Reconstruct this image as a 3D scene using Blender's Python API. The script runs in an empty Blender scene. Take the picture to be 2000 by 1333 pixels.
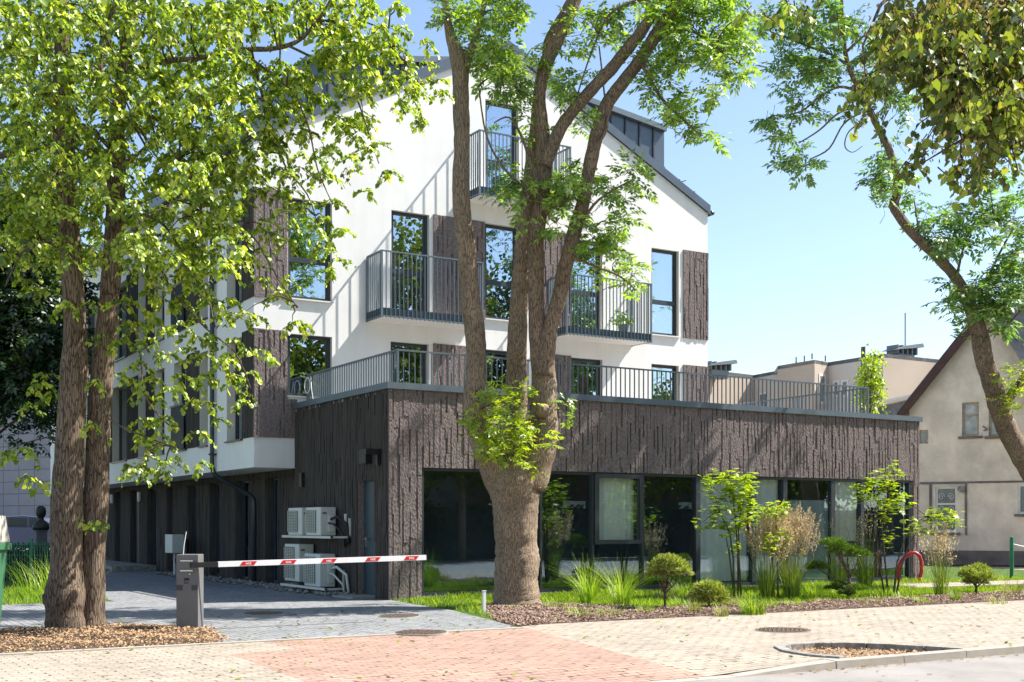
import bpy, bmesh, math, random
import numpy as np
from mathutils import Vector, Matrix

# ------------------------------------------------------------------ camera
sc = bpy.context.scene
C = sc.collection
VPX, HY, FPX, CH = 4980.0, 1024.0, 2394.0, 1.4
TH = math.atan((VPX-1000)/FPX)
cam_d = bpy.data.cameras.new('camera'); cam = bpy.data.objects.new('camera', cam_d); C.objects.link(cam)
cam.location = (0, 0, CH); cam.rotation_euler = (math.pi/2, 0, TH-math.pi/2)
cam_d.sensor_width = 36; cam_d.lens = FPX/2000*36; cam_d.shift_y = (HY-666.5)/2000
cam_d.clip_start = 0.05; cam_d.clip_end = 3000
sc.camera = cam
# ------------------------------------------------------------------ light
SUN = Vector((3.2, -1.02, 4.1)).normalized()       # towards the sun
w = bpy.data.worlds.new('World'); sc.world = w; w.use_nodes = True
nt = w.node_tree; bg = nt.nodes['Background']
sky = nt.nodes.new('ShaderNodeTexSky'); sky.sky_type = 'NISHITA'; sky.sun_disc = False
sky.sun_elevation = math.asin(SUN.z); sky.sun_rotation = math.atan2(SUN.x, SUN.y)
sky.air_density = 1.0; sky.dust_density = 0.9; sky.ozone_density = 1.3
nt.links.new(sky.outputs[0], bg.inputs[0]); bg.inputs[1].default_value = 0.106
sd = bpy.data.lights.new('sun', 'SUN'); sd.energy = 5.0; sd.angle = math.radians(0.5); sd.color = (1, .96, .90)
so = bpy.data.objects.new('sun', sd); C.objects.link(so)
so.rotation_euler = SUN.to_track_quat('Z', 'Y').to_euler()
sc.view_settings.view_transform = 'Standard'; sc.view_settings.look = 'None'
sc.view_settings.exposure = 1.16; sc.view_settings.gamma = 1
sc.cycles.max_bounces = 8; sc.cycles.transparent_max_bounces = 12
sc.cycles.use_denoising = True

# ------------------------------------------------------------------ helpers
_v = (math.cos(TH), math.sin(TH)); _r = (math.sin(TH), -math.cos(TH))
def ray(px, py):
    a = (px-1000)/FPX; b = (HY-py)/FPX
    return (_v[0]+a*_r[0], _v[1]+a*_r[1], b)
def PD(px, py, D):
    d = ray(px, py); return Vector((D*d[0], D*d[1], CH+D*d[2]))
def G(px, py, z=0.0):
    d = ray(px, py); t = (z-CH)/d[2]; return Vector((t*d[0], t*d[1], z))
def PV(px, py, O, u):       # point on the vertical plane through O along u
    d = ray(px, py); n = (-u[1], u[0]); t = (O[0]*n[0]+O[1]*n[1])/(d[0]*n[0]+d[1]*n[1])
    return Vector((t*d[0], t*d[1], CH+t*d[2]))
R = random.Random(11)
NR = np.random.default_rng(5)
ORG = {}
MATS = {}

def tag(o, label=None, cat=None, group=None, kind=None):
    if label: o['label'] = label
    if cat: o['category'] = cat
    if group: o['group'] = group
    if kind: o['kind'] = kind
    return o
def thing(name, loc, label, cat, group=None):
    o = bpy.data.objects.new(name, None); C.objects.link(o); o.location = loc; o.empty_display_size = .2
    ORG[o.name] = Vector(loc); return tag(o, label, cat, group)
def link(name, me, parent, origin):
    o = bpy.data.objects.new(name, me); C.objects.link(o)
    if parent is not None:
        o.parent = parent; off = ORG[parent.name]; ORG[o.name] = off
    else:
        off = Vector(origin); o.location = off; ORG[o.name] = off
    return o, off

class MB:
    def __init__(s): s.v = []; s.f = []; s.m = []
    def add(s, vs, fs, mi=0):
        b = len(s.v); s.v.extend([tuple(x) for x in vs])
        for f in fs: s.f.append(tuple(i+b for i in f)); s.m.append(mi)
    def quad(s, a, b, c, d, mi=0): s.add([a, b, c, d], [(0, 1, 2, 3)], mi)
    def box(s, x0, x1, y0, y1, z0, z1, mi=0):
        if x0 > x1: x0, x1 = x1, x0
        if y0 > y1: y0, y1 = y1, y0
        s.add([(x0,y0,z0),(x1,y0,z0),(x1,y1,z0),(x0,y1,z0),(x0,y0,z1),(x1,y0,z1),(x1,y1,z1),(x0,y1,z1)],
              [(0,3,2,1),(4,5,6,7),(0,1,5,4),(1,2,6,5),(2,3,7,6),(3,0,4,7)], mi)
    def obox(s, c, ux, uy, hx, hy, z0, z1, mi=0):
        ux = Vector((ux[0], ux[1], 0)).normalized(); uy = Vector((uy[0], uy[1], 0)).normalized(); c = Vector((c[0], c[1], 0))
        p = [c-ux*hx-uy*hy, c+ux*hx-uy*hy, c+ux*hx+uy*hy, c-ux*hx+uy*hy]
        s.prism([(q.x, q.y) for q in p], z0, z1, mi)
    def prism(s, poly, z0, z1, mi=0):
        n = len(poly)
        a = sum(poly[i][0]*poly[(i+1)%n][1]-poly[(i+1)%n][0]*poly[i][1] for i in range(n))
        if a < 0: poly = poly[::-1]
        vs = [(x, y, z0) for x, y in poly]+[(x, y, z1) for x, y in poly]
        fs = [tuple(range(n-1, -1, -1)), tuple(range(n, 2*n))]+[(i, (i+1)%n, n+(i+1)%n, n+i) for i in range(n)]
        s.add(vs, fs, mi)
    def prismy(s, poly, y0, y1, mi=0):   # polygon in XZ extruded along Y
        n = len(poly)
        a = sum(poly[i][0]*poly[(i+1)%n][1]-poly[(i+1)%n][0]*poly[i][1] for i in range(n))
        if a < 0: poly = poly[::-1]
        vs = [(x, y0, z) for x, z in poly]+[(x, y1, z) for x, z in poly]
        fs = [tuple(range(n)), tuple(range(2*n-1, n-1, -1))]+[((i+1)%n, i, n+i, n+(i+1)%n) for i in range(n)]
        s.add(vs, fs, mi)
    def tube(s, pts, rad, n=8, cap=True, mi=0, jit=0.0, rnd=None):
        pts = [Vector(p) for p in pts]
        if not hasattr(rad, '__len__'): rad = [rad]*len(pts)
        b = len(s.v); up = Vector((0.31, 0.17, 0.94)); pa = None
        for i, p in enumerate(pts):
            t = (pts[min(i+1, len(pts)-1)]-pts[max(i-1, 0)])
            if t.length < 1e-9: t = Vector((0, 0, 1))
            t.normalize()
            if pa is None:
                a = t.cross(up)
                if a.length < .05: a = t.cross(Vector((1, 0, 0)))
            else: a = pa-t*pa.dot(t)
            a.normalize(); pa = a; c = t.cross(a)
            for k in range(n):
                an = 2*math.pi*k/n; rr = rad[i]*(1+(rnd.uniform(-jit, jit) if rnd else 0))
                s.v.append(tuple(p+(a*math.cos(an)+c*math.sin(an))*rr))
        for i in range(len(pts)-1):
            for k in range(n):
                s.f.append((b+i*n+k, b+i*n+(k+1)%n, b+(i+1)*n+(k+1)%n, b+(i+1)*n+k)); s.m.append(mi)
        if cap:
            s.f.append(tuple(b+k for k in range(n-1, -1, -1))); s.m.append(mi)
            e = b+(len(pts)-1)*n; s.f.append(tuple(e+k for k in range(n))); s.m.append(mi)
    def lathe(s, c, prof, n=20, mi=0):
        b = len(s.v)
        for r, z in prof:
            for k in range(n):
                an = 2*math.pi*k/n; s.v.append((c[0]+r*math.cos(an), c[1]+r*math.sin(an), c[2]+z))
        for i in range(len(prof)-1):
            for k in range(n):
                s.f.append((b+i*n+k, b+i*n+(k+1)%n, b+(i+1)*n+(k+1)%n, b+(i+1)*n+k)); s.m.append(mi)
        s.f.append(tuple(b+k for k in range(n-1, -1, -1))); s.m.append(mi)
        e = b+(len(prof)-1)*n; s.f.append(tuple(e+k for k in range(n))); s.m.append(mi)
    def build(s, name, mats, parent=None, origin=(0, 0, 0), smooth=False, bevel=0):
        if not isinstance(mats, (list, tuple)): mats = [mats]
        me = bpy.data.meshes.new(name); o, off = link(name, me, parent, origin)
        me.from_pydata([(x-off.x, y-off.y, z-off.z) for x, y, z in s.v], [], s.f)
        for m in mats: me.materials.append(MATS[m])
        if len(mats) > 1: me.polygons.foreach_set('material_index', s.m)
        if smooth: me.polygons.foreach_set('use_smooth', [True]*len(s.f))
        me.update()
        if bevel:
            bm = bmesh.new(); bm.from_mesh(me)
            bmesh.ops.bevel(bm, geom=bm.edges[:], offset=bevel, segments=2, affect='EDGES', profile=.6)
            bm.to_mesh(me); bm.free()
        return o

def npmesh(name, V, F, mat, parent, origin=(0, 0, 0), smooth=False, mi=None):
    me = bpy.data.meshes.new(name); o, off = link(name, me, parent, origin)
    V = V-np.array(off[:])
    k = F.shape[1]
    me.vertices.add(len(V)); me.vertices.foreach_set('co', V.astype(np.float32).ravel())
    me.loops.add(F.size); me.loops.foreach_set('vertex_index', F.astype(np.int32).ravel())
    me.polygons.add(len(F)); me.polygons.foreach_set('loop_start', np.arange(0, F.size, k, dtype=np.int32))
    me.polygons.foreach_set('loop_total', np.full(len(F), k, dtype=np.int32))
    if smooth: me.polygons.foreach_set('use_smooth', np.ones(len(F), dtype=bool))
    for q in (mat if isinstance(mat, tuple) else (mat,)): me.materials.append(MATS[q])
    if mi is not None: me.polygons.foreach_set('material_index', mi)
    me.update(calc_edges=True); me.validate(); return o

# ------------------------------------------------------------------ materials
def new_mat(name):
    m = bpy.data.materials.new(name); m.use_nodes = True; n = m.node_tree
    for x in list(n.nodes): n.nodes.remove(x)
    out = n.nodes.new('ShaderNodeOutputMaterial'); MATS[name] = m
    return m, n, out
def N(n, t, **kw):
    x = n.nodes.new('ShaderNode'+t)
    for k, v in kw.items():
        if k in x.inputs: x.inputs[k].default_value = v
        else: setattr(x, k, v)
    return x
def ramp(n, stops):
    r = n.nodes.new('ShaderNodeValToRGB'); e = r.color_ramp.elements
    while len(e) < len(stops): e.new(.5)
    for i, (p, c) in enumerate(stops):
        e[i].position = p; e[i].color = (c[0], c[1], c[2], 1) if hasattr(c, '__len__') else (c, c, c, 1)
    return r
def coords(n, scale=(1, 1, 1), rot=(0, 0, 0), loc=(0, 0, 0), kind='world'):
    mp = N(n, 'Mapping'); mp.inputs['Scale'].default_value = scale; mp.inputs['Rotation'].default_value = rot; mp.inputs['Location'].default_value = loc
    g = N(n, 'NewGeometry'); n.links.new(g.outputs['Position'], mp.inputs['Vector'])
    return mp
def surf(name, col, rough=.6, var=.15, vscale=3, bump=0, bscale=40, metal=0, spec=.4, stretch=(1, 1, 1), col2=None, dirt=0, det=6):
    m, n, out = new_mat(name); L = n.links.new
    p = N(n, 'BsdfPrincipled'); p.inputs['Roughness'].default_value = rough; p.inputs['Metallic'].default_value = metal
    p.inputs['Specular IOR Level'].default_value = spec
    mp = coords(n, stretch); no = N(n, 'TexNoise', Scale=vscale, Detail=float(det), Roughness=.6); L(mp.outputs[0], no.inputs['Vector'])
    c2 = col2 or [c*(1-var*1.6) for c in col]; c1 = [min(1, c*(1+var*.6)) for c in col]
    r = ramp(n, [(.32, c2), (.68, c1)]); L(no.outputs['Fac'], r.inputs[0]); last = r.outputs[0]
    if dirt:
        n2 = N(n, 'TexNoise', Scale=.6, Detail=8., Roughness=.7); L(mp.outputs[0], n2.inputs['Vector'])
        r2 = ramp(n, [(.35, 1-dirt), (.65, 1.)]); L(n2.outputs['Fac'], r2.inputs[0])
        mx = N(n, 'MixRGB', blend_type='MULTIPLY'); mx.inputs[0].default_value = 1; L(last, mx.inputs[1]); L(r2.outputs[0], mx.inputs[2]); last = mx.outputs[0]
    L(last, p.inputs['Base Color'])
    if bump:
        nb = N(n, 'TexNoise', Scale=bscale, Detail=4.); L(mp.outputs[0], nb.inputs['Vector'])
        b = N(n, 'Bump'); b.inputs['Strength'].default_value = bump; b.inputs['Distance'].default_value = .02
        L(nb.outputs['Fac'], b.inputs['Height']); L(b.outputs[0], p.inputs['Normal'])
    L(p.outputs[0], out.inputs[0]); return m
def leafmat(name, dark, mid, light, trans=.45, tcol=None, rough=.45, gloss=.06):
    m, n, out = new_mat(name); L = n.links.new
    g = N(n, 'NewGeometry'); r = ramp(n, [(0, dark), (.5, mid), (.93, light)]); L(g.outputs['Random Per Island'], r.inputs[0])
    mp = coords(n); no = N(n, 'TexNoise', Scale=1.3, Detail=3.); L(mp.outputs[0], no.inputs['Vector'])
    r2 = ramp(n, [(.3, .72), (.7, 1.15)]); L(no.outputs['Fac'], r2.inputs[0])
    mx = N(n, 'MixRGB', blend_type='MULTIPLY'); mx.inputs[0].default_value = 1; L(r.outputs[0], mx.inputs[1]); L(r2.outputs[0], mx.inputs[2])
    d = N(n, 'BsdfDiffuse'); t = N(n, 'BsdfTranslucent'); L(mx.outputs[0], d.inputs[0])
    mt = N(n, 'MixRGB', blend_type='MULTIPLY'); mt.inputs[0].default_value = 1; mt.inputs[2].default_value = (*(tcol or (1.5, 1.55, .45)), 1)
    L(mx.outputs[0], mt.inputs[1]); L(mt.outputs[0], t.inputs[0])
    a = N(n, 'MixShader'); a.inputs[0].default_value = trans; L(d.outputs[0], a.inputs[1]); L(t.outputs[0], a.inputs[2])
    gl = N(n, 'BsdfGlossy'); gl.inputs['Roughness'].default_value = rough; gl.inputs[0].default_value = (1, 1, 1, 1)
    b = N(n, 'MixShader'); b.inputs[0].default_value = gloss; L(a.outputs[0], b.inputs[1]); L(gl.outputs[0], b.inputs[2])
    L(b.outputs[0], out.inputs[0]); return m
def glassmat(name, refl=.4, tint=(.7, .8, .85), gcol=(.85, .93, 1)):
    # thin clear pane: part mirror, part see-through
    m, n, out = new_mat(name); L = n.links.new
    t = N(n, 'BsdfTransparent'); t.inputs[0].default_value = (*tint, 1)
    gl = N(n, 'BsdfGlossy'); gl.inputs['Roughness'].default_value = 0.0; gl.inputs[0].default_value = (*gcol, 1)
    mp = coords(n); no = N(n, 'TexNoise', Scale=.9, Detail=1.); L(mp.outputs[0], no.inputs['Vector'])
    b = N(n, 'Bump'); b.inputs['Strength'].default_value = .006; b.inputs['Distance'].default_value = .1; L(no.outputs['Fac'], b.inputs['Height']); L(b.outputs[0], gl.inputs['Normal'])
    fr = N(n, 'Fresnel'); fr.inputs[0].default_value = 1.12
    ma = N(n, 'Math', operation='ADD'); ma.inputs[1].default_value = refl; ma.use_clamp = True; L(fr.outputs[0], ma.inputs[0])
    x = N(n, 'MixShader'); L(ma.outputs[0], x.inputs[0]); L(t.outputs[0], x.inputs[1]); L(gl.outputs[0], x.inputs[2]); L(x.outputs[0], out.inputs[0])
def paver(name, c1, c2, cm, bw, bh, rot=0, off=.5, mortar=.004, bump=.5, dots=True, dirt=.2, vertical=False):
    m, n, out = new_mat(name); L = n.links.new
    p = N(n, 'BsdfPrincipled'); p.inputs['Roughness'].default_value = .85; p.inputs['Specular IOR Level'].default_value = .25
    mp = coords(n, rot=(0, 0, rot))
    if vertical:
        m2 = N(n, 'Mapping'); m2.inputs['Rotation'].default_value = (-math.pi/2, 0, 0); L(mp.outputs[0], m2.inputs['Vector']); mp = m2
    dn = N(n, 'TexNoise', Scale=1.1, Detail=2.); L(mp.outputs[0], dn.inputs['Vector'])
    sc_ = N(n, 'VectorMath', operation='SCALE'); sc_.inputs['Scale'].default_value = .05; L(dn.outputs['Color'], sc_.inputs[0])
    ad = N(n, 'VectorMath', operation='ADD'); L(mp.outputs[0], ad.inputs[0]); L(sc_.outputs[0], ad.inputs[1])
    br = N(n, 'TexBrick'); br.inputs['Scale'].default_value = 1; br.inputs['Brick Width'].default_value = bw; br.inputs['Row Height'].default_value = bh
    br.inputs['Mortar Size'].default_value = mortar; br.inputs['Mortar Smooth'].default_value = .3; br.offset = off
    br.inputs['Color1'].default_value = (*c1, 1); br.inputs['Color2'].default_value = (*c2, 1); br.inputs['Mortar'].default_value = (*cm, 1)
    L(ad.outputs[0], br.inputs['Vector'])
    no = N(n, 'TexNoise', Scale=1.2, Detail=9., Roughness=.68); L(mp.outputs[0], no.inputs['Vector'])
    r = ramp(n, [(.3, 1-dirt), (.7, 1.05)]); L(no.outputs['Fac'], r.inputs[0])
    mx = N(n, 'MixRGB', blend_type='MULTIPLY'); mx.inputs[0].default_value = 1; L(br.outputs[0], mx.inputs[1]); L(r.outputs[0], mx.inputs[2]); last = mx.outputs[0]
    n3 = N(n, 'TexNoise', Scale=90., Detail=4.); L(mp.outputs[0], n3.inputs['Vector']); r3 = ramp(n, [(.3, .8), (.7, 1.1)]); L(n3.outputs['Fac'], r3.inputs[0])
    m3 = N(n, 'MixRGB', blend_type='MULTIPLY'); m3.inputs[0].default_value = .8; L(last, m3.inputs[1]); L(r3.outputs[0], m3.inputs[2]); last = m3.outputs[0]
    if dots:   # open slots: some joints are wide and dark
        b2 = N(n, 'TexBrick'); b2.inputs['Scale'].default_value = 1; b2.inputs['Brick Width'].default_value = bw; b2.inputs['Row Height'].default_value = bh
        b2.inputs['Mortar Size'].default_value = mortar*2.2; b2.inputs['Mortar Smooth'].default_value = .1; b2.offset = off; L(ad.outputs[0], b2.inputs['Vector'])
        v = N(n, 'TexNoise', Scale=7.5, Detail=1.); L(mp.outputs[0], v.inputs['Vector']); rv = ramp(n, [(.53, 0.), (.6, 1.)]); L(v.outputs['Fac'], rv.inputs[0])
        mu = N(n, 'Math', operation='MULTIPLY'); L(b2.outputs['Fac'], mu.inputs[0]); L(rv.outputs[0], mu.inputs[1])
        m4 = N(n, 'MixRGB'); L(mu.outputs[0], m4.inputs[0]); L(last, m4.inputs[1]); m4.inputs[2].default_value = (*[c*.45 for c in cm], 1); last = m4.outputs[0]
    L(last, p.inputs['Base Color'])
    iv = N(n, 'Math', operation='MULTIPLY_ADD'); iv.inputs[1].default_value = -1; iv.inputs[2].default_value = 1; L(br.outputs['Fac'], iv.inputs[0])
    b = N(n, 'Bump'); b.inputs['Strength'].default_value = bump; b.inputs['Distance'].default_value = .006; L(iv.outputs[0], b.inputs['Height'])
    bb = N(n, 'Bump'); bb.inputs['Strength'].default_value = .3; bb.inputs['Distance'].default_value = .004; L(n3.outputs['Fac'], bb.inputs['Height']); L(b.outputs[0], bb.inputs['Normal'])
    L(bb.outputs[0], p.inputs['Normal']); L(p.outputs[0], out.inputs[0])
def barkmat(name, c1, c2, sc=9, lichen=None):
    m, n, out = new_mat(name); L = n.links.new
    p = N(n, 'BsdfPrincipled'); p.inputs['Roughness'].default_value = .9; p.inputs['Specular IOR Level'].default_value = .2
    mp = coords(n, (1, 1, .11)); dn = N(n, 'TexNoise', Scale=5., Detail=2.); L(mp.outputs[0], dn.inputs['Vector'])
    s_ = N(n, 'VectorMath', operation='SCALE'); s_.inputs['Scale'].default_value = .07; L(dn.outputs['Color'], s_.inputs[0])
    ad = N(n, 'VectorMath', operation='ADD'); L(mp.outputs[0], ad.inputs[0]); L(s_.outputs[0], ad.inputs[1])
    v = N(n, 'TexVoronoi', Scale=sc*3.2, feature='DISTANCE_TO_EDGE'); L(ad.outputs[0], v.inputs['Vector'])
    no = N(n, 'TexNoise', Scale=sc*3., Detail=9., Roughness=.7); L(ad.outputs[0], no.inputs['Vector'])
    rv = ramp(n, [(0, 0.), (.16, 1.)]); L(v.outputs['Distance'], rv.inputs[0])
    h = N(n, 'Math', operation='MULTIPLY'); L(rv.outputs[0], h.inputs[0]); L(no.outputs['Fac'], h.inputs[1])
    r = ramp(n, [(.05, c2), (.42, c1)]); L(h.outputs[0], r.inputs[0]); last = r.outputs[0]
    g = coords(n); n2 = N(n, 'TexNoise', Scale=1.6, Detail=6., Roughness=.7); L(g.outputs[0], n2.inputs['Vector'])
    r2 = ramp(n, [(.3, .7), (.7, 1.25)]); L(n2.outputs['Fac'], r2.inputs[0]); mx = N(n, 'MixRGB', blend_type='MULTIPLY'); mx.inputs[0].default_value = 1
    L(last, mx.inputs[1]); L(r2.outputs[0], mx.inputs[2]); last = mx.outputs[0]
    if lichen:
        n4 = N(n, 'TexNoise', Scale=14., Detail=5., Roughness=.75); L(g.outputs[0], n4.inputs['Vector']); r4 = ramp(n, [(.62, 0.), (.7, 1.)]); L(n4.outputs['Fac'], r4.inputs[0])
        m4 = N(n, 'MixRGB'); L(r4.outputs[0], m4.inputs[0]); L(last, m4.inputs[1]); m4.inputs[2].default_value = (*lichen, 1); last = m4.outputs[0]
    L(last, p.inputs['Base Color'])
    b = N(n, 'Bump'); b.inputs['Strength'].default_value = .9; b.inputs['Distance'].default_value = .018; L(h.outputs[0], b.inputs['Height']); L(b.outputs[0], p.inputs['Normal'])
    L(p.outputs[0], out.inputs[0])

surf('plaster', (.86, .845, .82), .9, .03, .8, .12, 60, spec=.15, dirt=.05)
m_ = MATS['plaster']; n_ = m_.node_tree; pb = [x for x in n_.nodes if x.type == 'BSDF_PRINCIPLED'][0]; src = pb.inputs['Base Color'].links[0].from_socket
mq = coords(n_, (2.2, 2.2, .22)); nq = N(n_, 'TexNoise', Scale=1.6, Detail=7., Roughness=.65); n_.links.new(mq.outputs[0], nq.inputs['Vector']); rq = ramp(n_, [(.34, (.94, .935, .92)), (.6, 1.)]); n_.links.new(nq.outputs['Fac'], rq.inputs[0])
xq = N(n_, 'MixRGB', blend_type='MULTIPLY'); xq.inputs[0].default_value = .8; n_.links.new(src, xq.inputs[1]); n_.links.new(rq.outputs[0], xq.inputs[2]); n_.links.new(xq.outputs[0], pb.inputs['Base Color'])
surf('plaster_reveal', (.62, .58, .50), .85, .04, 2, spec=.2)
surf('cladding', (.25, .203, .192), .95, .3, 30, 1.0, 30, spec=.1, stretch=(1, 1, .6), dirt=.12)  # front tone: grazing sunlight on the cladding is put into the colour
surf('cladding_fine', (.095, .083, .074), .95, .25, 14, .8, 60, spec=.1, stretch=(1.5, 1.5, .1), dirt=.15)  # finer side cladding, darker copy with its shade put into the colour
surf('metal_grey', (.12, .155, .18), .45, .08, 4, metal=.3, spec=.5)
surf('frame_grey', (.035, .042, .052), .4, .1, 5, spec=.5)
surf('roof_metal', (.10, .125, .155), .38, .1, 2, metal=.45, spec=.5)
surf('door_teal', (.035, .065, .08), .45, .1, 3, spec=.4)
surf('steel', (.55, .55, .56), .3, .1, 8, metal=.9)
surf('white_metal', (.72, .72, .69), .5, .04, 3, spec=.4)
surf('ac_white', (.62, .63, .57), .5, .05, 3, spec=.4)
surf('ac_dark', (.16, .17, .14), .6, .2, 8)
surf('black', (.012, .012, .013), .5, .2, 8)
surf('interior', (.09, .135, .17), .9, .3, 1)
surf('interior_floor', (.12, .10, .08), .7, .3, 1)
surf('curtain', (.84, .84, .74), .9, .05, 2)
surf('blind', (.80, .82, .78), .6, .03, 2)
surf('asphalt', (.31, .285, .265), .9, .08, 1.2, .5, 160, spec=.2, dirt=.10)
surf('kerb_stone', (.40, .36, .31), .9, .08, 5, .4, 80, spec=.2, dirt=.15)
surf('soil', (.13, .09, .065), .95, .35, 14, .9, 40, spec=.1)
surf('dirt_dry', (.33, .25, .17), .95, .35, 20, .9, 60, spec=.1)
surf('chip', (.40, .28, .22), .85, .5, 22, spec=.2, col2=(.13, .08, .06))
surf('chip_tan', (.52, .35, .20), .85, .4, 22, spec=.2, col2=(.2, .11, .055))
surf('turf', (.09, .15, .03), .95, .4, 6, .8, 50, spec=.1)
surf('field', (.38, .34, .26), .95, .3, .4, spec=.1)  # pale warm tone chosen to bounce light onto the neighbouring house
surf('stone_pale', (.31, .29, .265), .8, .35, 8, .5, 30)
surf('iron_cover', (.17, .115, .085), .7, .3, 30, .8, 60, metal=.2)
surf('barrier_body', (.16, .155, .155), .45, .06, 4, spec=.4)
surf('barrier_tape', (.07, .068, .07), .6, .2, 20)
surf('arm_white', (.78, .77, .76), .4, .03, 4)
surf('arm_red', (.55, .018, .02), .4, .05, 6)
surf('bin_green', (.045, .16, .075), .45, .1, 3, spec=.5)
surf('bin_beige', (.42, .41, .36), .5, .08, 3)
surf('rubber', (.03, .03, .03), .8, .2, 8)
surf('post_green', (.025, .2, .11), .5, .1, 5)
surf('red_paint', (.42, .02, .02), .4, .15, 12)
surf('yellow_paint', (.6, .38, .03), .5, .1, 12)
surf('house_plaster', (.78, .68, .57), .95, .10, 1.2, .6, 25, spec=.1, dirt=.16)
surf('house_base', (.17, .15, .14), .95, .25, 1.5, .5, 20)
surf('verge_brown', (.075, .032, .03), .6, .2, 3)
surf('slate_sheet', (.26, .25, .24), .9, .2, 3, .5, 15, dirt=.25)
surf('window_white', (.70, .70, .66), .6, .08, 6)
surf('window_old', (.40, .34, .25), .8, .3, 12)
surf('pane_dim', (.20, .22, .22), .25, .2, 2, spec=.6)
surf('pane_pale', (.42, .44, .43), .3, .25, 3, spec=.5)
surf('far_plaster', (.52, .43, .345), .9, .04, .5, spec=.1, dirt=.06)
surf('far_plaster_pale', (.60, .55, .49), .9, .04, .5, spec=.1, dirt=.06)  # greyer twin of far_plaster for block walls turned from the sun
surf('far_trim', (.17, .19, .20), .5, .1, 2)
surf('car_paint', (.06, .07, .14), .25, .1, 2, metal=.4, spec=.6)
surf('car_glass', (.03, .04, .045), .3, .1, 2, spec=.3)
surf('chrome', (.6, .6, .6), .25, .1, 8, metal=.9)
surf('bronze', (.018, .018, .016), .5, .2, 9)
surf('plinth', (.09, .095, .10), .7, .15, 4)
surf('wood_pole', (.13, .11, .10), .9, .2, 9)
surf('pot', (.20, .24, .25), .7, .1, 4)
surf('twig', (.11, .075, .05), .9, .3, 9, spec=.1)
surf('twig_grey', (.16, .13, .10), .9, .3, 9, spec=.1)
surf('screen_grey', (.30, .38, .39), .8, .05, 2)
surf('brick_wall', (.10, .075, .065), .9, .3, 3)
glassmat('glass_up', .48, (.80, .86, .88), (.80, .90, 1))
glassmat('glass_low', .14, (.97, .98, .97), (.62, .82, 1))
paver('pave_beige', (.44, .375, .30), (.37, .315, .25), (.19, .16, .125), .20, .10, 0, .5, .005, .6, True, .26)
paver('pave_red', (.44, .29, .225), (.38, .245, .19), (.20, .13, .10), .20, .10, 0, .5, .005, .6, True, .28)
paver('pave_grey', (.29, .29, .29), (.235, .24, .245), (.09, .095, .10), .20, .10, math.pi/2, .5, .005, .6, True, .25)
paver('tile_wall', (.27, .275, .30), (.25, .26, .285), (.12, .12, .13), 1.0, .58, math.radians(31), 0, .02, .2, False, .08, True)
barkmat('bark_linden', (.235, .175, .125), (.06, .042, .03), 12, (.34, .31, .22))
barkmat('bark_ash', (.38, .285, .20), (.14, .10, .07), 15, (.46, .42, .33))
barkmat('bark_ash_dark', (.33, .235, .165), (.10, .07, .048), 15, (.38, .35, .29))
leafmat('leaf_linden', (.07, .13, .008), (.24, .37, .028), (.58, .64, .09), .42, (1.5, 1.5, .4), gloss=.05)
leafmat('leaf_ash', (.06, .15, .015), (.18, .32, .035), (.42, .54, .09), .45, (1.6, 1.6, .5), gloss=.08)
leafmat('leaf_ash_blue', (.05, .12, .025), (.13, .25, .045), (.32, .43, .10), .42, (1.4, 1.6, .6), gloss=.08)
leafmat('leaf_olive', (.045, .075, .008), (.15, .22, .025), (.34, .40, .06), .35, (1.4, 1.3, .4), gloss=.04)
leafmat('bract', (.22, .17, .05), (.32, .24, .08), (.42, .33, .12), .4, (1.1, 1.0, .5), gloss=.03)
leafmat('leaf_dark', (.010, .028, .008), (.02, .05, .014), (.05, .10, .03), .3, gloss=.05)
leafmat('leaf_far', (.05, .08, .02), (.11, .15, .03), (.24, .27, .07), .3, gloss=.0)
leafmat('leaf_bright', (.16, .27, .015), (.33, .45, .025), (.52, .56, .05), .5, gloss=.05)
leafmat('needle', (.13, .17, .03), (.32, .38, .08), (.58, .62, .18), .2, gloss=.03)
leafmat('needle_dark', (.04, .09, .012), (.10, .19, .025), (.24, .36, .05), .2, gloss=.03)
leafmat('blade', (.12, .24, .015), (.24, .38, .03), (.42, .50, .08), .4, gloss=.04)
leafmat('blade_lush', (.11, .21, .012), (.22, .35, .025), (.42, .50, .07), .4, gloss=.04)
leafmat('blade_pale', (.17, .19, .08), (.28, .28, .14), (.42, .38, .2), .4, gloss=.04)
leafmat('plume', (.42, .33, .20), (.60, .50, .34), (.78, .68, .50), .5, (1.1, 1.0, .8), gloss=.0)
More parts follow.
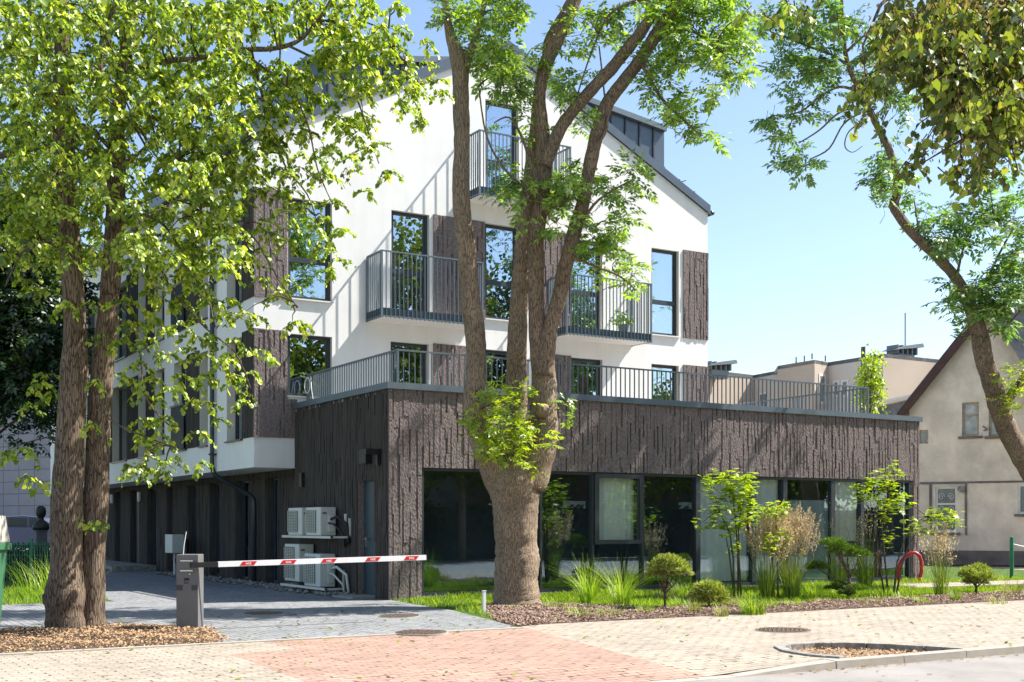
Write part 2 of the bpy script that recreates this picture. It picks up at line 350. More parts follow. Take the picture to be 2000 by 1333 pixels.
# ------------------------------------------------------------------ ground, road, pavement
def sheet(name, poly, z, mat, z0=None, kind='structure', label=None, cat=None):
    b = MB(); b.prism(poly, z-.05 if z0 is None else z0, z); o = b.build(name, mat, origin=(poly[0][0], poly[0][1], z)); tag(o, label, cat, None, kind); return o
b = MB(); b.quad((-400, -200, -.16), (900, -200, -.16), (900, 1100, -.16), (-400, 1100, -.16)); tag(b.build('ground', 'field'), kind='structure')
YK, YS = 9.04, 14.12          # kerb face line, back edge of the pavement
sheet('road', [(-60, -1), (120, -1), (120, YK+.02), (-60, YK+.02)], -.085, 'asphalt', -.15)
bv = MB()
for x0, x1, h0, h1 in [(-30, 8.0, -.075, -.075), (8.0, 8.45, -.072, -.045), (8.45, 8.9, -.045, -.02), (8.9, 9.31, -.02, -.002)]+[(9.33+i*1.0, 10.32+i*1.0, 0, 0) for i in range(0, 60)]:
    bv.add([(x0, YK, -.14), (x1, YK, -.14), (x1, YK+.15, -.14), (x0, YK+.15, -.14), (x0, YK+.012, h0-.006), (x1, YK+.012, h1-.006), (x1, YK+.15, h1), (x0, YK+.15, h0)],
           [(0,3,2,1),(4,5,6,7),(0,1,5,4),(1,2,6,5),(2,3,7,6),(3,0,4,7)])
tag(bv.build('kerb', 'kerb_stone', origin=(9.3, YK, 0)), kind='structure')
# pavement with the ramp down to the dropped kerb: red crossing in the middle, beige either side
def pave(name, polys, mat):
    m = MB()
    for p in polys: m.add([(x, y, z) for x, y, z in p], [tuple(range(len(p)))])
    tag(m.build(name, mat, origin=polys[0][0]), kind='structure')
K = YK+.152; zd = -.072
pit = [(9.62+1.05*math.cos(a)*(1.0 if math.cos(a) > 0 else .55)+.35, 9.72+1.06*math.sin(a)) for a in [math.pi*i/14 for i in range(15)]]
pit = [(9.55, K), (9.42, 9.5), (9.5, 9.95), (9.75, 10.35), (10.1, 10.55), (10.5, 10.55), (10.85, 10.35), (11.1, 10.0), (11.3, 9.6), (11.45, K)]
pave('pavement_beige', [
    [(-30, K, zd), (4.15, K, zd), (4.05, 10.6, 0), (4.2, 12.9, 0), (5.0, 12.9, 0), (5.0, YS-.12, 0), (-30, YS-.12, 0)],
    [(7.62, 9.9, -.0), (7.75, K, zd), (8.9, K, -.02), (9.31, K, 0), (9.31, 9.9, 0)],
    [(7.62, 9.9, 0), (9.31, 9.9, 0), (9.31, 14.45, 0), (8.75, 14.3, 0)],
    [(9.31, K, 0)]+[(x, y, 0) for x, y in pit[:5]]+[(10.1, 14.45, 0), (9.31, 14.45, 0)],
    [(x, y, 0) for x, y in pit[4:]]+[(70, K, 0), (70, 14.45, 0), (10.1, 14.45, 0)]], 'pave_beige')
pave('pavement_red', [[(4.15, K, zd), (7.75, K, zd), (7.62, 9.9, 0), (8.75, 14.3, 0), (8.6, YS-.12, 0), (5.0, YS-.12, 0), (5.0, 12.9, 0), (4.2, 12.9, 0), (4.05, 10.6, 0)]], 'pave_red')
b = MB(); b.prism(pit, -.12, -.07); tag(b.build('tree_pit_soil', 'dirt_dry', origin=(10.4, 9.8, -.07)), kind='structure')
# sett edge round the tree pit (a course of laid stones)
b = MB()
for i in range(len(pit)-1):
    a0 = Vector((*pit[i], 0)); a1 = Vector((*pit[i+1], 0)); L_ = (a1-a0).length; k = max(1, round(L_/.2)); u = (a1-a0).normalized(); nn = Vector((-u.y, u.x, 0))
    for j in range(k):
        c = a0+u*(L_*(j+.5)/k)+nn*.0; low = i < 3
        b.obox((c.x+R.uniform(-.01, .01), c.y), u, nn, L_/k*.485, .06 if low else .035, -.1, .022 if low else .006)
tag(b.build('pit_edging', 'stone_pale', origin=(10.4, 9.8, 0), bevel=.008), kind='structure')
sheet('driveway_edging', [(-20, YS-.12), (8.6, YS-.12), (8.62, YS), (-20, YS)], .012, 'kerb_stone')
sheet('driveway', [(-20, YS), (8.62, YS), (8.9, 15.2), (9.45, 17.6), (9.62, 19.4), (9.76, 20.6), (9.8, 60), (5.3, 60), (5.3, 22.8), (-20, 22.8)], -.004, 'pave_grey')
lawnp = [(8.9, 15.2), (9.2, 14.6), (33, 14.6), (33, 30), (24.3, 30), (24.3, 20.75), (9.77, 20.75), (9.76, 20.6), (9.62, 19.4), (9.45, 17.6)]
sheet('lawn', lawnp, -.01, 'turf')
sheet('verge_grass', [(-20, 22.8), (5.3, 22.8), (5.3, 60), (-20, 60)], -.012, 'turf')
sheet('garden_path', [(20.9, 18.4), (70, 17.3), (70, 18.9), (24.3, 19.6), (24.3, 20.6), (22.6, 20.6)], .012, 'pave_beige')
# mulch beds: low mounds of soil
def mound(name, poly, h, mat, n=36, edge=.35):
    xs = [p[0] for p in poly]; ys = [p[1] for p in poly]
    def inside(x, y):
        c = False; j = len(poly)-1
        for i in range(len(poly)):
            xi, yi = poly[i]; xj, yj = poly[j]
            if (yi > y) != (yj > y) and x < (xj-xi)*(y-yi)/(yj-yi)+xi: c = not c
            j = i
        return c
    def dist(x, y):
        d = 9
        for i in range(len(poly)):
            ax, ay = poly[i]; bx, by = poly[(i+1) % len(poly)]; l = (bx-ax)**2+(by-ay)**2
            t = max(0, min(1, ((x-ax)*(bx-ax)+(y-ay)*(by-ay))/l)); d = min(d, math.hypot(x-ax-t*(bx-ax), y-ay-t*(by-ay)))
        return d
    def hz(x, y): return -.02+(h+.02)*min(1, dist(x, y)/edge)**.6+.015*math.sin(x*5.1+y*3)*min(1, dist(x, y)/edge) if inside(x, y) else -.02
    x0, x1, y0, y1 = min(xs)-.1, max(xs)+.1, min(ys)-.1, max(ys)+.1; st = max(.12, (x1-x0)/220)
    nx = int((x1-x0)/st)+1; ny = int((y1-y0)/st)+1; m = MB()
    for j in range(ny+1):
        for i in range(nx+1): x = x0+i*st; y = y0+j*st; m.v.append((x, y, hz(x, y)))
    for j in range(ny):
        for i in range(nx): a = j*(nx+1)+i; m.f.append((a, a+1, a+nx+2, a+nx+1)); m.m.append(0)
    tag(m.build(name, mat, origin=(poly[0][0], poly[0][1], 0), smooth=True), kind='structure')
    return inside, hz
bedL = [(0.5, 14.16), (4.45, 14.16), (4.75, 14.5), (4.9, 15.4), (5.1, 16.3), (4.7, 16.75), (4.1, 17.3), (2.9, 17.5), (2.2, 17.1), (0.5, 16.6)]
bedR = [(8.75, 14.35), (9.3, 14.5), (60, 14.5), (60, 16.6), (22, 16.2), (17, 15.95), (14, 15.85), (12.3, 16.2), (11.7, 17.2), (11.3, 18.1), (10.6, 18.4), (9.9, 18.0), (9.75, 17.0), (9.4, 16.4), (9.0, 15.4)]
inL, hL = mound('mulch_soil', bedL, .025, 'soil')
inR, hR = mound('mulch_soil', bedR, .05, 'soil')
def chips(name, poly, inside, hz, n, mat, s0=.02, s1=.05, xr=None, label=None):
    xs = [p[0] for p in poly]; ys = [p[1] for p in poly]; V = []; F = []; k = 0
    x0, x1 = xr or (min(xs), max(xs))
    while k < n:
        t = NR.random(); x = x0+(x1-x0)*(t**1.6 if x1-x0 > 12 else t); y = NR.uniform(min(ys), max(ys))
        if not inside(x, y): continue
        z = hz(x, y)+NR.uniform(.002, .02); a = NR.uniform(0, 6.28); l = NR.uniform(s0, s1); wd = l*NR.uniform(.25, .5); tl = NR.uniform(-.6, .6); tw = NR.uniform(-.6, .6)
        u = np.array([math.cos(a), math.sin(a), tl]); v = np.array([-math.sin(a), math.cos(a), tw])
        c = np.array([x, y, z+.008]); V += [c-u*l/2-v*wd/2, c+u*l/2-v*wd/2, c+u*l/2+v*wd/2, c-u*l/2+v*wd/2]; F.append([4*k, 4*k+1, 4*k+2, 4*k+3]); k += 1
    o = npmesh(name, np.array(V), np.array(F), mat, None, (xs[0], ys[0], 0)); tag(o, label, 'ground cover', kind='stuff')
chips('bark_mulch', bedL, inL, hL, 12000, 'chip_tan', .014, .038, (1.2, 5.2), 'tan dry leaf litter and bark chips round the twin linden trunks')
chips('bark_mulch', bedR, inR, hR, 22000, 'chip', .018, .046, (8.7, 27), 'brown bark chip mulch along the planting bed before the glass front')
inP = lambda x, y: (9.55 < x < 11.3 and K < y < 10.45 and math.hypot((x-10.45)/1.0, (y-9.3)/1.25) < 1)
chips('fallen_leaves', pit, inP, lambda x, y: -.07, 1500, 'chip_tan', .015, .045, None, 'dry fallen leaves inside the curved tree pit')
# pebble strip along the wall
V = []; b = MB()
for i in range(900):
    y = R.uniform(22.0, 34.5); x = 9.74-abs(R.gauss(0, .3))-.02
    if x < 9.0: x = R.uniform(9.1, 9.7)
    s = R.uniform(.025, .06); z = R.uniform(0, .03)
    for sx in (1,):
        b.add([(x-s, y, z+s*.3), (x, y-s, z+s*.3), (x+s, y, z+s*.3), (x, y+s, z+s*.3), (x, y, z+s*.95), (x, y, z-s*.3)], [(0,1,4),(1,2,4),(2,3,4),(3,0,4),(1,0,5),(2,1,5),(3,2,5),(0,3,5)])
tag(b.build('pebbles', 'stone_pale', origin=(9.5, 28, 0)), 'grey and white pebble strip along the foot of the dark side wall', 'pebbles', kind='stuff')

# ------------------------------------------------------------------ the apartment building
X0, Y0, XR = 9.74, 20.57, 23.94        # podium
X1, Y1, XM = 8.80, 25.37, 21.36        # main block
YB = 48.0
HO, APX = 9.70, (15.08, 12.84)
bld = thing('apartment_building', (X1, Y1, 0), 'white gabled apartment building with dark ribbed cladding, balconies and a flat-roofed glazed ground floor', 'building')
def grid_wall(mb, mapf, u0, u1, z0, z1, holes, depth=.16, reveal=None, mi=0, mr=1):
    """wall sheet with rectangular openings; mapf(u, d, z) -> world, d = depth inwards"""
    us = sorted({u0, u1, *[h[0] for h in holes], *[h[1] for h in holes]}); zs = sorted({z0, z1, *[h[2] for h in holes], *[h[3] for h in holes]})
    us = [u for u in us if u0 <= u <= u1]; zs = [z for z in zs if z0 <= z <= z1]
    for i in range(len(us)-1):
        for j in range(len(zs)-1):
            uc = (us[i]+us[i+1])/2; zc = (zs[j]+zs[j+1])/2
            if any(h[0] < uc < h[1] and h[2] < zc < h[3] for h in holes): continue
            mb.quad(mapf(us[i], 0, zs[j]), mapf(us[i+1], 0, zs[j]), mapf(us[i+1], 0, zs[j+1]), mapf(us[i], 0, zs[j+1]), mi)
    for a, c, e, f in holes:
        d = depth
        mb.quad(mapf(a, 0, e), mapf(a, d, e), mapf(a, d, f), mapf(a, 0, f), mr); mb.quad(mapf(c, 0, e), mapf(c, d, e), mapf(c, d, f), mapf(c, 0, f), mr)
        mb.quad(mapf(a, 0, f), mapf(c, 0, f), mapf(c, d, f), mapf(a, d, f), mr); mb.quad(mapf(a, 0, e), mapf(c, 0, e), mapf(c, d, e), mapf(a, d, e), mr)
def clip_mb(mb, planes):   # keep the side with (p-co).n < 0
    bm = bmesh.new(); vs = [bm.verts.new(v) for v in mb.v]
    for f, m in zip(mb.f, mb.m):
        try: bm.faces.new([vs[i] for i in f]).material_index = m
        except ValueError: pass
    for co, no in planes:
        bmesh.ops.bisect_plane(bm, geom=bm.verts[:]+bm.edges[:]+bm.faces[:], plane_co=co, plane_no=no, clear_outer=True)
    bm.verts.index_update(); r = MB(); r.v = [tuple(v.co) for v in bm.verts]; r.f = [tuple(v.index for v in f.verts) for f in bm.faces]; r.m = [f.material_index for f in bm.faces]; bm.free(); return r
def clad(mb, mapf, u0, u1, z0, z1, holes=(), wmin=.045, wmax=.12, offs=(.024, .030, .031, .035, .040), seg=(.25, .9), base=.0, slit=.62):
    """form-lined cladding: vertical planks of slightly different depth, parted here and there by deep short slots"""
    u = u0; slot = False
    while u < u1-1e-4:
        wd = R.uniform(.026, .044) if slot else R.uniform(wmin, wmax)
        if u1-u-wd < .03: wd = u1-u
        z = z0-R.uniform(0, .6); segs = []; deep = R.random() < .5
        while z < z1:
            l = R.uniform(.28, .62) if slot and deep else R.uniform(*seg)
            o = (.004 if deep and R.random() < slit+.2 else R.choice(offs)) if slot else R.choice(offs)+R.uniform(-.0015, .0015)
            segs.append((max(z, z0), min(z+l, z1), o)); z += l; deep = not deep
        for za, zb, o in segs:
            if zb-za < .01: continue
            parts = [(za, zb)]
            for h in holes:
                if h[0] < u+wd-1e-3 and h[1] > u+1e-3:
                    q = []
                    for a, c in parts:
                        if h[3] <= a or h[2] >= c: q.append((a, c))
                        else:
                            if a < h[2]: q.append((a, h[2]))
                            if c > h[3]: q.append((h[3], c))
                    parts = q
            for a, c in parts:
                if c-a < .01: continue
                ua = u; ub = u+wd; p = [mapf(ua, 0, a), mapf(ub, 0, a), mapf(ub, 0, c), mapf(ua, 0, c)]; q = [mapf(ua, -o-base, a), mapf(ub, -o-base, a), mapf(ub, -o-base, c), mapf(ua, -o-base, c)]
                mb.add(p+q, [(4,5,6,7), (0,1,5,4), (1,2,6,5), (2,3,7,6), (3,0,4,7)])
        u += wd; slot = not slot
F1 = lambda u, d, z: (u, Y1+d, z)      # main front, u = x
S1 = lambda u, d, z: (X1+d, u, z)      # main left side, u = y
F0 = lambda u, d, z: (u, Y0+d, z)
S0 = lambda u, d, z: (X0+d, u, z)
G1 = lambda u, d, z: (9.82+d, u, z)
wins = {  # main front windows (x0,x1,z0,z1)
 'L3': (9.57, 10.6, 6.33, 8.52), 'B3': (12.05, 13.02, 6.12, 8.57), 'C3': (14.51, 15.47, 6.31, 8.58), 'D3': (16.97, 17.92, 6.12, 8.52), 'R3': (19.48, 20.38, 6.33, 8.57),
 'L2': (9.56, 10.6, 4.2, 5.55), 'B2': (12.03, 13.01, 3.9, 5.57), 'C2': (14.52, 15.45, 3.9, 5.57), 'D2': (16.97, 17.93, 3.9, 5.55), 'R2': (19.48, 20.38, 3.9, 5.56),
 'T4': (14.52, 15.44, 9.16, 11.54)}
m = MB(); grid_wall(m, F1, X1, XM, 2.62, 13.1, list(wins.values()), .16)
sl = (APX[1]-HO)/(APX[0]-X1)
m = clip_mb(m, [((X1, 0, HO), (-sl, 0, 1)), ((XM, 0, HO), (sl, 0, 1))])
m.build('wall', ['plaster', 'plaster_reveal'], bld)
# side wall openings (y0,y1,z0,z1,kind)
side = []
for z0_, z1_ in ((3.27, 5.52), (6.3, 8.55)):
    for a, c in ((26.1, 27.2), (28.62, 29.25), (30.35, 31.5), (32.4, 33.35), (34.2, 35.1), (36.4, 38.2), (39.6, 40.6), (42.0, 42.9), (44.3, 45.4)): side.append((a, c, z0_, z1_))
m = MB(); grid_wall(m, S1, Y1, YB, 2.62, HO, side, .24)
m.quad((X1, Y1, 2.62), (X1, YB, 2.62), (XM, YB, 2.62), (XM, Y1, 2.62))     # soffit
m.quad((XM, Y1, 2.62), (XM, YB, 2.62), (XM, YB, HO), (XM, Y1, HO)); m.add([(X1, YB, 2.62), (XM, YB, 2.62), (XM, YB, HO), (APX[0], YB, APX[1]), (X1, YB, HO)], [(0, 1, 2, 3, 4)])
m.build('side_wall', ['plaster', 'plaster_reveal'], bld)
m = MB(); m.box(X1+1.2, XM-.4, Y1+1.6, YB-.3, 2.7, 9.6); m.box(X1+.3, XM-.3, Y1+.3, YB-.3, 5.7, 5.9); m.box(X1+.3, XM-.3, Y1+.3, YB-.3, 8.75, 8.95); m.box(13, 17.5, Y1+1.6, YB, 9.6, 11.6)
m.build('interior', 'interior', bld)  # dark boxes added inside the hollow shell to block light
# cladding panels on the main block
for a, c, e, f in [(X1+.0, 9.55, 6.28, 8.63), (X1, 9.55, 3.27, 5.6), (13.12, 14.50, 6.28, 8.6), (13.12, 14.50, 3.9, 5.6), (16.1, 16.96, 6.28, 8.6), (16.1, 16.96, 3.9, 5.58), (20.52, XM, 6.31, 8.63), (20.52, XM, 3.9, 5.6), (9.55, 9.78, 3.27, 4.12)]:
    m = MB(); clad(m, F1, a, c, e, f); m.build('cladding_panel', 'cladding', bld)
for e, f in ((3.27, 5.6), (6.28, 8.63)):
    for a, c in ((Y1-.03, 26.08), (29.27, 30.33), (33.37, 34.18), (35.12, 36.38), (38.22, 39.2), (40.62, 41.6), (42.92, 44.28)):
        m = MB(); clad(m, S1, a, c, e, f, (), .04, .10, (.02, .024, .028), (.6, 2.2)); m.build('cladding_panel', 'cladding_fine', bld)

def window(name, mapf, a, c, e, f, d=.1, fr=.07, mull=None, glass='glass_up', blind=False, curtain=0, sill=True, label=None, back=.9, sillmat='white_metal', parent=None):
    m = MB(); D0, D1 = d, d+.07
    def bx(ua, ub, za, zb, da=D0, db=D1, mi=0, mm=m):
        P = [mapf(ua, da, za), mapf(ub, db, zb)]; mm.box(P[0][0], P[1][0], P[0][1], P[1][1], P[0][2], P[1][2], mi)
    bx(a, a+fr, e, f); bx(c-fr, c, e, f); bx(a+fr, c-fr, f-fr, f); bx(a+fr, c-fr, e, e+fr)
    if mull: bx(a+fr, c-fr, mull-.055, mull+.055)
    s2 = .035          # inner sash
    bx(a+fr, a+fr+s2, e+fr, f-fr, D0+.02, D1-.01); bx(c-fr-s2, c-fr, e+fr, f-fr, D0+.02, D1-.01)
    o = m.build(name, 'frame_grey', parent or bld)
    if label: o['label'] = label
    g = MB(); bx(a+fr*.8, c-fr*.8, e+fr*.8, f-fr*.8, D0+.035, D0+.045, mm=g); g.build('pane', glass, o)
    if blind:
        bl = MB(); z = e+fr+.02
        while z < f-fr: 
            p = [mapf(a+fr, D1+.004, z), mapf(c-fr, D1+.004, z), mapf(c-fr, D1+.022, z+.018), mapf(a+fr, D1+.022, z+.018)]; bl.quad(*p); z += .042
        bl.build('blind', 'blind', o)
    if curtain:
        cu = MB(); n = int((c-a)/.03)
        for i in range(n+1):
            u = a+.03+(c-a-.06)*i/n; dd = D1+.14+.035*math.sin(i*1.35)+.015*math.sin(i*.47)
            cu.v += [mapf(u, dd, e+.02), mapf(u, dd, f-.03)]
            if i: cu.f.append((2*i-2, 2*i, 2*i+1, 2*i-1)); cu.m.append(0)
        cu.build('curtain', 'curtain', o, smooth=True)
    if sill:
        q = MB(); P0 = mapf(a-.02, -.06, e-.035); P1 = mapf(c+.02, d, e-.004); q.box(P0[0], P1[0], P0[1], P1[1], P0[2], P1[2]); q.build('sill', sillmat, o)
    return o
for k, (a, c, e, f) in wins.items():
    window('window', F1, a, c, e, f, mull={'3': 7.2, '2': None, '4': None}[k[1]], blind=k in ('B3', 'C3'), sill=k in ('L3', 'L2', 'C3', 'R3'), curtain=1 if k in ('R3',) else 0)
for a, c, e, f in side:
    window('window', S1, a, c, e, f, d=.2, fr=.06, sill=True, sillmat='frame_grey', label=None)
# pane guards of the side windows (dark sheet lower halves)
for e in (3.27, 6.3):
    m = MB()
    for i in range(12): y = 30.37+i*.098; m.box(X1-.09, X1-.07, y, y+.03, e, e+1.1)
    m.box(X1-.1, X1-.05, 30.33, 31.55, e+1.1, e+1.15); m.box(X1-.075, X1-.065, 30.36, 31.5, e, e+1.1)
    m.build('window_guard', 'frame_grey', bld)
# roof
th = .2; m = MB(); n2 = Vector((-sl, 0, 1)).normalized()
ridge = (APX[0], APX[1]); yA, yB = Y1-.05, YB+.05
m.prismy([(X1-.06, HO-.03+.02), (ridge[0], ridge[1]+.02), (ridge[0], ridge[1]+.02+th*1.12), (X1-.06, HO-.03+.02+th*1.12)], yA, yB)
m.prismy([(ridge[0], ridge[1]+.02), (XM+.06, HO-.01), (XM+.06, HO-.01+th*1.12), (ridge[0], ridge[1]+.02+th*1.12)], yA, yB)
k = .3
while k < 6.2:       # standing seams
    for s in (-1, 1):
        for q in (0,):
            x = ridge[0]+s*k; z = ridge[1]+.245-k*sl; m.box(x-.012, x+.012, yA+.005, yB-.005, z-.02, z+.03)
    k += .5
m.prismy([(X1-.1, HO-.05), (ridge[0], ridge[1]-.01), (ridge[0], ridge[1]+.05), (X1-.1, HO+.01)], yA-.02, yA+.0)
m.prismy([(ridge[0], ridge[1]-.01), (XM+.1, HO-.05), (XM+.1, HO+.01), (ridge[0], ridge[1]+.05)], yA-.02, yA+.0)
roof = m.build('roof', 'roof_metal', bld)
def dormer(poly, xa, xb, ztop):
    m = MB(); m.prismy(poly, 25.95, 46.5)
    o = m.build('dormer', 'roof_metal', bld); t = MB()
    (ax, az), (bx_, bz) = poly[0], poly[1]
    t.prismy([(ax, az), (bx_, bz), (bx_, bz+.14), (ax, az+.14)], 25.83, 46.6); t.build('dormer_fascia', 'metal_grey', o)
    s = MB(); x = min(ax, bx_)+.08
    while x < max(ax, bx_)-.05:
        tt = (x-ax)/(bx_-ax); zt = az+(bz-az)*tt; s.box(x-.02, x+.02, 25.915, 25.95, HO+.2, zt-.003); x += .46
    s.build('seam', 'frame_grey', o)
dormer([(15.3, 12.52), (20.35, 11.86), (20.35, 10.0), (15.3, 10.0)], 0, 0, 0)
dormer([(10.2, 11.76), (14.9, 12.62), (14.9, 10.0), (10.2, 10.0)], 0, 0, 0)
for x in (X1-.12, XM+.12): m = MB(); m.tube([(x, yA-.02, HO+.02), (x, yB, HO+.02)], .065, 8); m.build('gutter', 'frame_grey', bld, smooth=True)
m = MB(); m.tube([(20.55, 25.9, 10.2), (20.72, 25.9, 10.62), (20.85, 25.9, 10.1)], .015, 5); m.tube([(20.35, 25.9, 10.42), (21.05, 25.9, 10.66)], .014, 5); m.tube([(20.72, 25.9, 10.62), (20.72, 26.2, 10.25)], .014, 5)
m.build('roof_bracket', 'frame_grey', bld)
# balconies
def railing(name, parent, runs, zb, zt, step=.105, hand=.045, bw=.012, bd=.03, mat='metal_grey'):
    m = MB(); hr = MB(); seen = []
    for j, ((xa, ya), (xb, yb)) in enumerate(runs):
        u = Vector((xb-xa, yb-ya, 0)); L_ = u.length; u.normalize(); nn = Vector((-u.y, u.x, 0)); k = max(2, round(L_/step)); dz = .0015*j
        for i in range(1, k):
            c = Vector((xa, ya, 0))+u*(L_*i/k); m.obox((c.x, c.y), u, nn, bw/2, bd/2, zb, zt-.031)
        c = Vector((xa, ya, 0))+u*L_/2; hr.obox((c.x, c.y), u, nn, L_/2-(hand/2 if j else -hand/2), hand/2-.001*j, zt-.03-dz, zt-dz)
        hr.obox((c.x, c.y), u, nn, L_/2-.03, .012, zb+.02, zb+.05)
        for e in (0, L_):
            p = Vector((xa, ya, 0))+u*e
            if any((p-q).length < .05 for q in seen): continue
            seen.append(p); hr.obox((p.x, p.y), u, nn, .020, .020, zb, zt-.032)
    o = hr.build(name, mat, parent); m.build('balusters', mat, o); return o
def balcony(x0, x1, zb, zt, label):
    yf = 24.55; m = MB(); m.box(x0+.03, x1-.03, yf+.04, Y1-.002, zb, zb+.17)
    o = m.build('balcony', 'plaster', bld); o['label'] = label
    t = MB(); t.box(x0+.015, x1-.015, yf+.025, yf+.04, zb+.03, zb+.2); t.box(x0+.015, x0+.03, yf+.025, Y1-.002, zb+.03, zb+.2); t.box(x1-.03, x1-.015, yf+.025, Y1-.002, zb+.03, zb+.2); t.build('edge_flashing', 'metal_grey', o)
    railing('railing', o, [((x0, yf), (x1, yf)), ((x0, Y1-.03), (x0, yf)), ((x1, yf), (x1, Y1-.03))], zb-.02, zt)
    return o
balcony(11.43, 13.97, 5.97, 7.43, 'left balcony of the third floor, beside the white wall')
balcony(16.3, 18.84, 5.97, 7.43, 'right balcony of the third floor with a potted plant')
balcony(13.9, 16.4, 8.99, 10.48, 'attic balcony under the gable peak')
# podium
pw = [(10.40, 23.72, .04, 2.46)]
m = MB(); grid_wall(m, F0, X0, XR, 0, 3.93, pw, .22, mi=0, mr=0); grid_wall(m, S0, Y0, Y1, 0, 3.93, [(21.24, 22.0, 0, 2.24)], .2, mr=0)
m.quad((XR, Y0, 2.46), (XR, 35, 2.46), (XR, 35, 3.93), (XR, Y0, 3.93)); m.quad((XR-.22, Y0+.3, 0), (XR-.22, 35, 0), (XR-.22, 35, 2.5), (XR-.22, Y0+.3, 2.5))
m.quad((X0, Y0, 2.461), (XR, Y0, 2.461), (XR, 35, 2.461), (X0, 35, 2.461)); m.quad((X0, 35, 0), (XR, 35, 0), (XR, 35, 3.9), (X0, 35, 3.9))
m.build('podium_wall', 'cladding', bld)
m = MB(); clad(m, F0, X0-.03, XR+.03, 0, 3.90, pw); m.build('podium_front_cladding', 'cladding', bld)
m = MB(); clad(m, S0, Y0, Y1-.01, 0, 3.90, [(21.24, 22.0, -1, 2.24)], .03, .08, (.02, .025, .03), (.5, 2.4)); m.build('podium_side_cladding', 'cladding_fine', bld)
m = MB(); m.box(X0-.02, XR, Y0+.02, 35, 3.84, 3.90); m.build('terrace_floor', 'stone_pale', bld)
m = MB(); m.box(X0-.09, XR+.09, Y0-.09, Y0+.25, 3.90, 4.02); m.box(X0-.09, X0+.2, Y0+.25, Y1-.01, 3.90, 4.019); m.box(XR-.25, XR+.09, Y0+.25, 35, 3.90, 4.019)
m.build('cornice', 'metal_grey', bld)
railing('terrace_railing', bld, [((10.0, 20.78), (22.45, 20.78)), ((10.0, 25.3), (10.0, 20.78)), ((22.45, 20.78), (22.45, 34.5)), ((22.45, 34.5), (21.4, 34.5))], 4.0, 4.68, step=.12)
m = MB()      # white cable loop tied to the railing end
m.tube([(9.95, 25.2+.16*math.cos(a), 4.42+.17*math.sin(a)) for a in [i*math.pi/8 for i in range(17)]], .012, 5); m.tube([(9.95, 25.0, 4.6), (9.93, 24.9, 4.3), (9.95, 24.85, 4.03)], .01, 5)
m.build('cable_loop', 'white_metal', bld)
# ground-floor glass front
def gmul(xa, xb): 
    m = MB(); m.box(xa, xb, Y0+.10, Y0+.19, .04, 2.44); return m
fr = MB(); fr.box(10.40, 23.72, Y0+.02, Y0+.11, 2.405, 2.458); fr.box(10.40, 23.72, Y0+.02, Y0+.11, .04, .12)
for xa, xb in ((10.40, 10.44), (13.03, 13.07), (14.28, 14.33), (15.55, 15.60), (17.0, 17.12), (18.6, 18.72), (19.53, 19.65), (21.03, 21.16), (22.0, 22.1), (23.64, 23.72)): fr.box(xa, xb, Y0+.0, Y0+.12, .121, 2.404)
front = fr.build('glass_front', 'frame_grey', bld)
gx = [10.42, 13.05, 14.31, 15.57, 17.06, 18.66, 19.59, 21.1, 22.05, 23.68]
for i in range(len(gx)-1):
    if i == 2:      # the opening window has its own pane; a fixed light below it
        g = MB(); g.box(gx[i]+.02, gx[i+1]-.02, Y0+.06, Y0+.07, .13, .985); g.build('pane', 'glass_low', front); continue
    g = MB(); g.box(gx[i]+.02, gx[i+1]-.02, Y0+.06, Y0+.07, .13, 2.40); g.build('pane', 'glass_low', front)
def curtain(xa, xb, za, zb, y, mat='curtain'):
    cu = MB(); n = int((xb-xa)/.03)
    for i in range(n+1):
        u = xa+(xb-xa)*i/n; yy = y+.022*math.sin(i*1.35)+.012*math.sin(i*.47); cu.v += [(u, yy, za), (u, yy, zb)]
        if i: cu.f.append((2*i-2, 2*i, 2*i+1, 2*i-1)); cu.m.append(0)
    cu.build('curtain', mat, front, smooth=True)
curtain(17.15, 18.58, .15, 2.4, Y0+.15); curtain(18.75, 19.5, .15, 2.4, Y0+.15); curtain(14.42, 15.45, 1.0, 2.4, Y0+.15); curtain(21.2, 21.98, 1.0, 2.4, Y0+.15)
m = MB(); m.box(19.66, 21.02, Y0+.10, Y0+.11, .15, 1.95); m.build('frosted_screen', 'screen_grey', front)
window('opening_window', lambda u, d, z: (u, Y0+d, z), 14.33, 15.55, .99, 2.43, d=-.035, fr=.085, sill=False, glass='glass_low', label='openable dark framed window in the glass front', parent=front)
m = MB(); m.box(X0+.1, XR-.3, Y0+3.2, Y0+3.3, 0, 2.5); m.box(X0+.2, X0+.3, Y0+.2, Y0+3.2, 0, 2.5); m.box(XR-.3, XR-.26, Y0+.2, 35, 0, 2.5); m.build('interior', 'interior', bld)  # dark partitions added behind the glass to block light
m = MB(); m.box(X0+.15, XR-.25, Y0+.25, Y0+3.2, 0, .03); m.build('interior_floor', 'interior_floor', bld)
# side door of the podium
m = MB(); m.box(X0+.12, X0+.17, 21.24, 22.0, .02, 2.24); d_ = m.build('side_door', 'door_teal', bld)
m = MB(); m.box(X0+.095, X0+.12, 21.86, 21.89, .95, 1.15); m.box(X0+.06, X0+.075, 21.74, 21.89, 1.1, 1.12); m.box(X0+.07, X0+.12, 21.865, 21.885, 1.1, 1.12); m.build('handle', 'steel', d_)
m = MB(); m.box(X0-.5, X0+.12, 21.15, 22.1, -.003, .03); m.build('door_step', 'kerb_stone', bld)
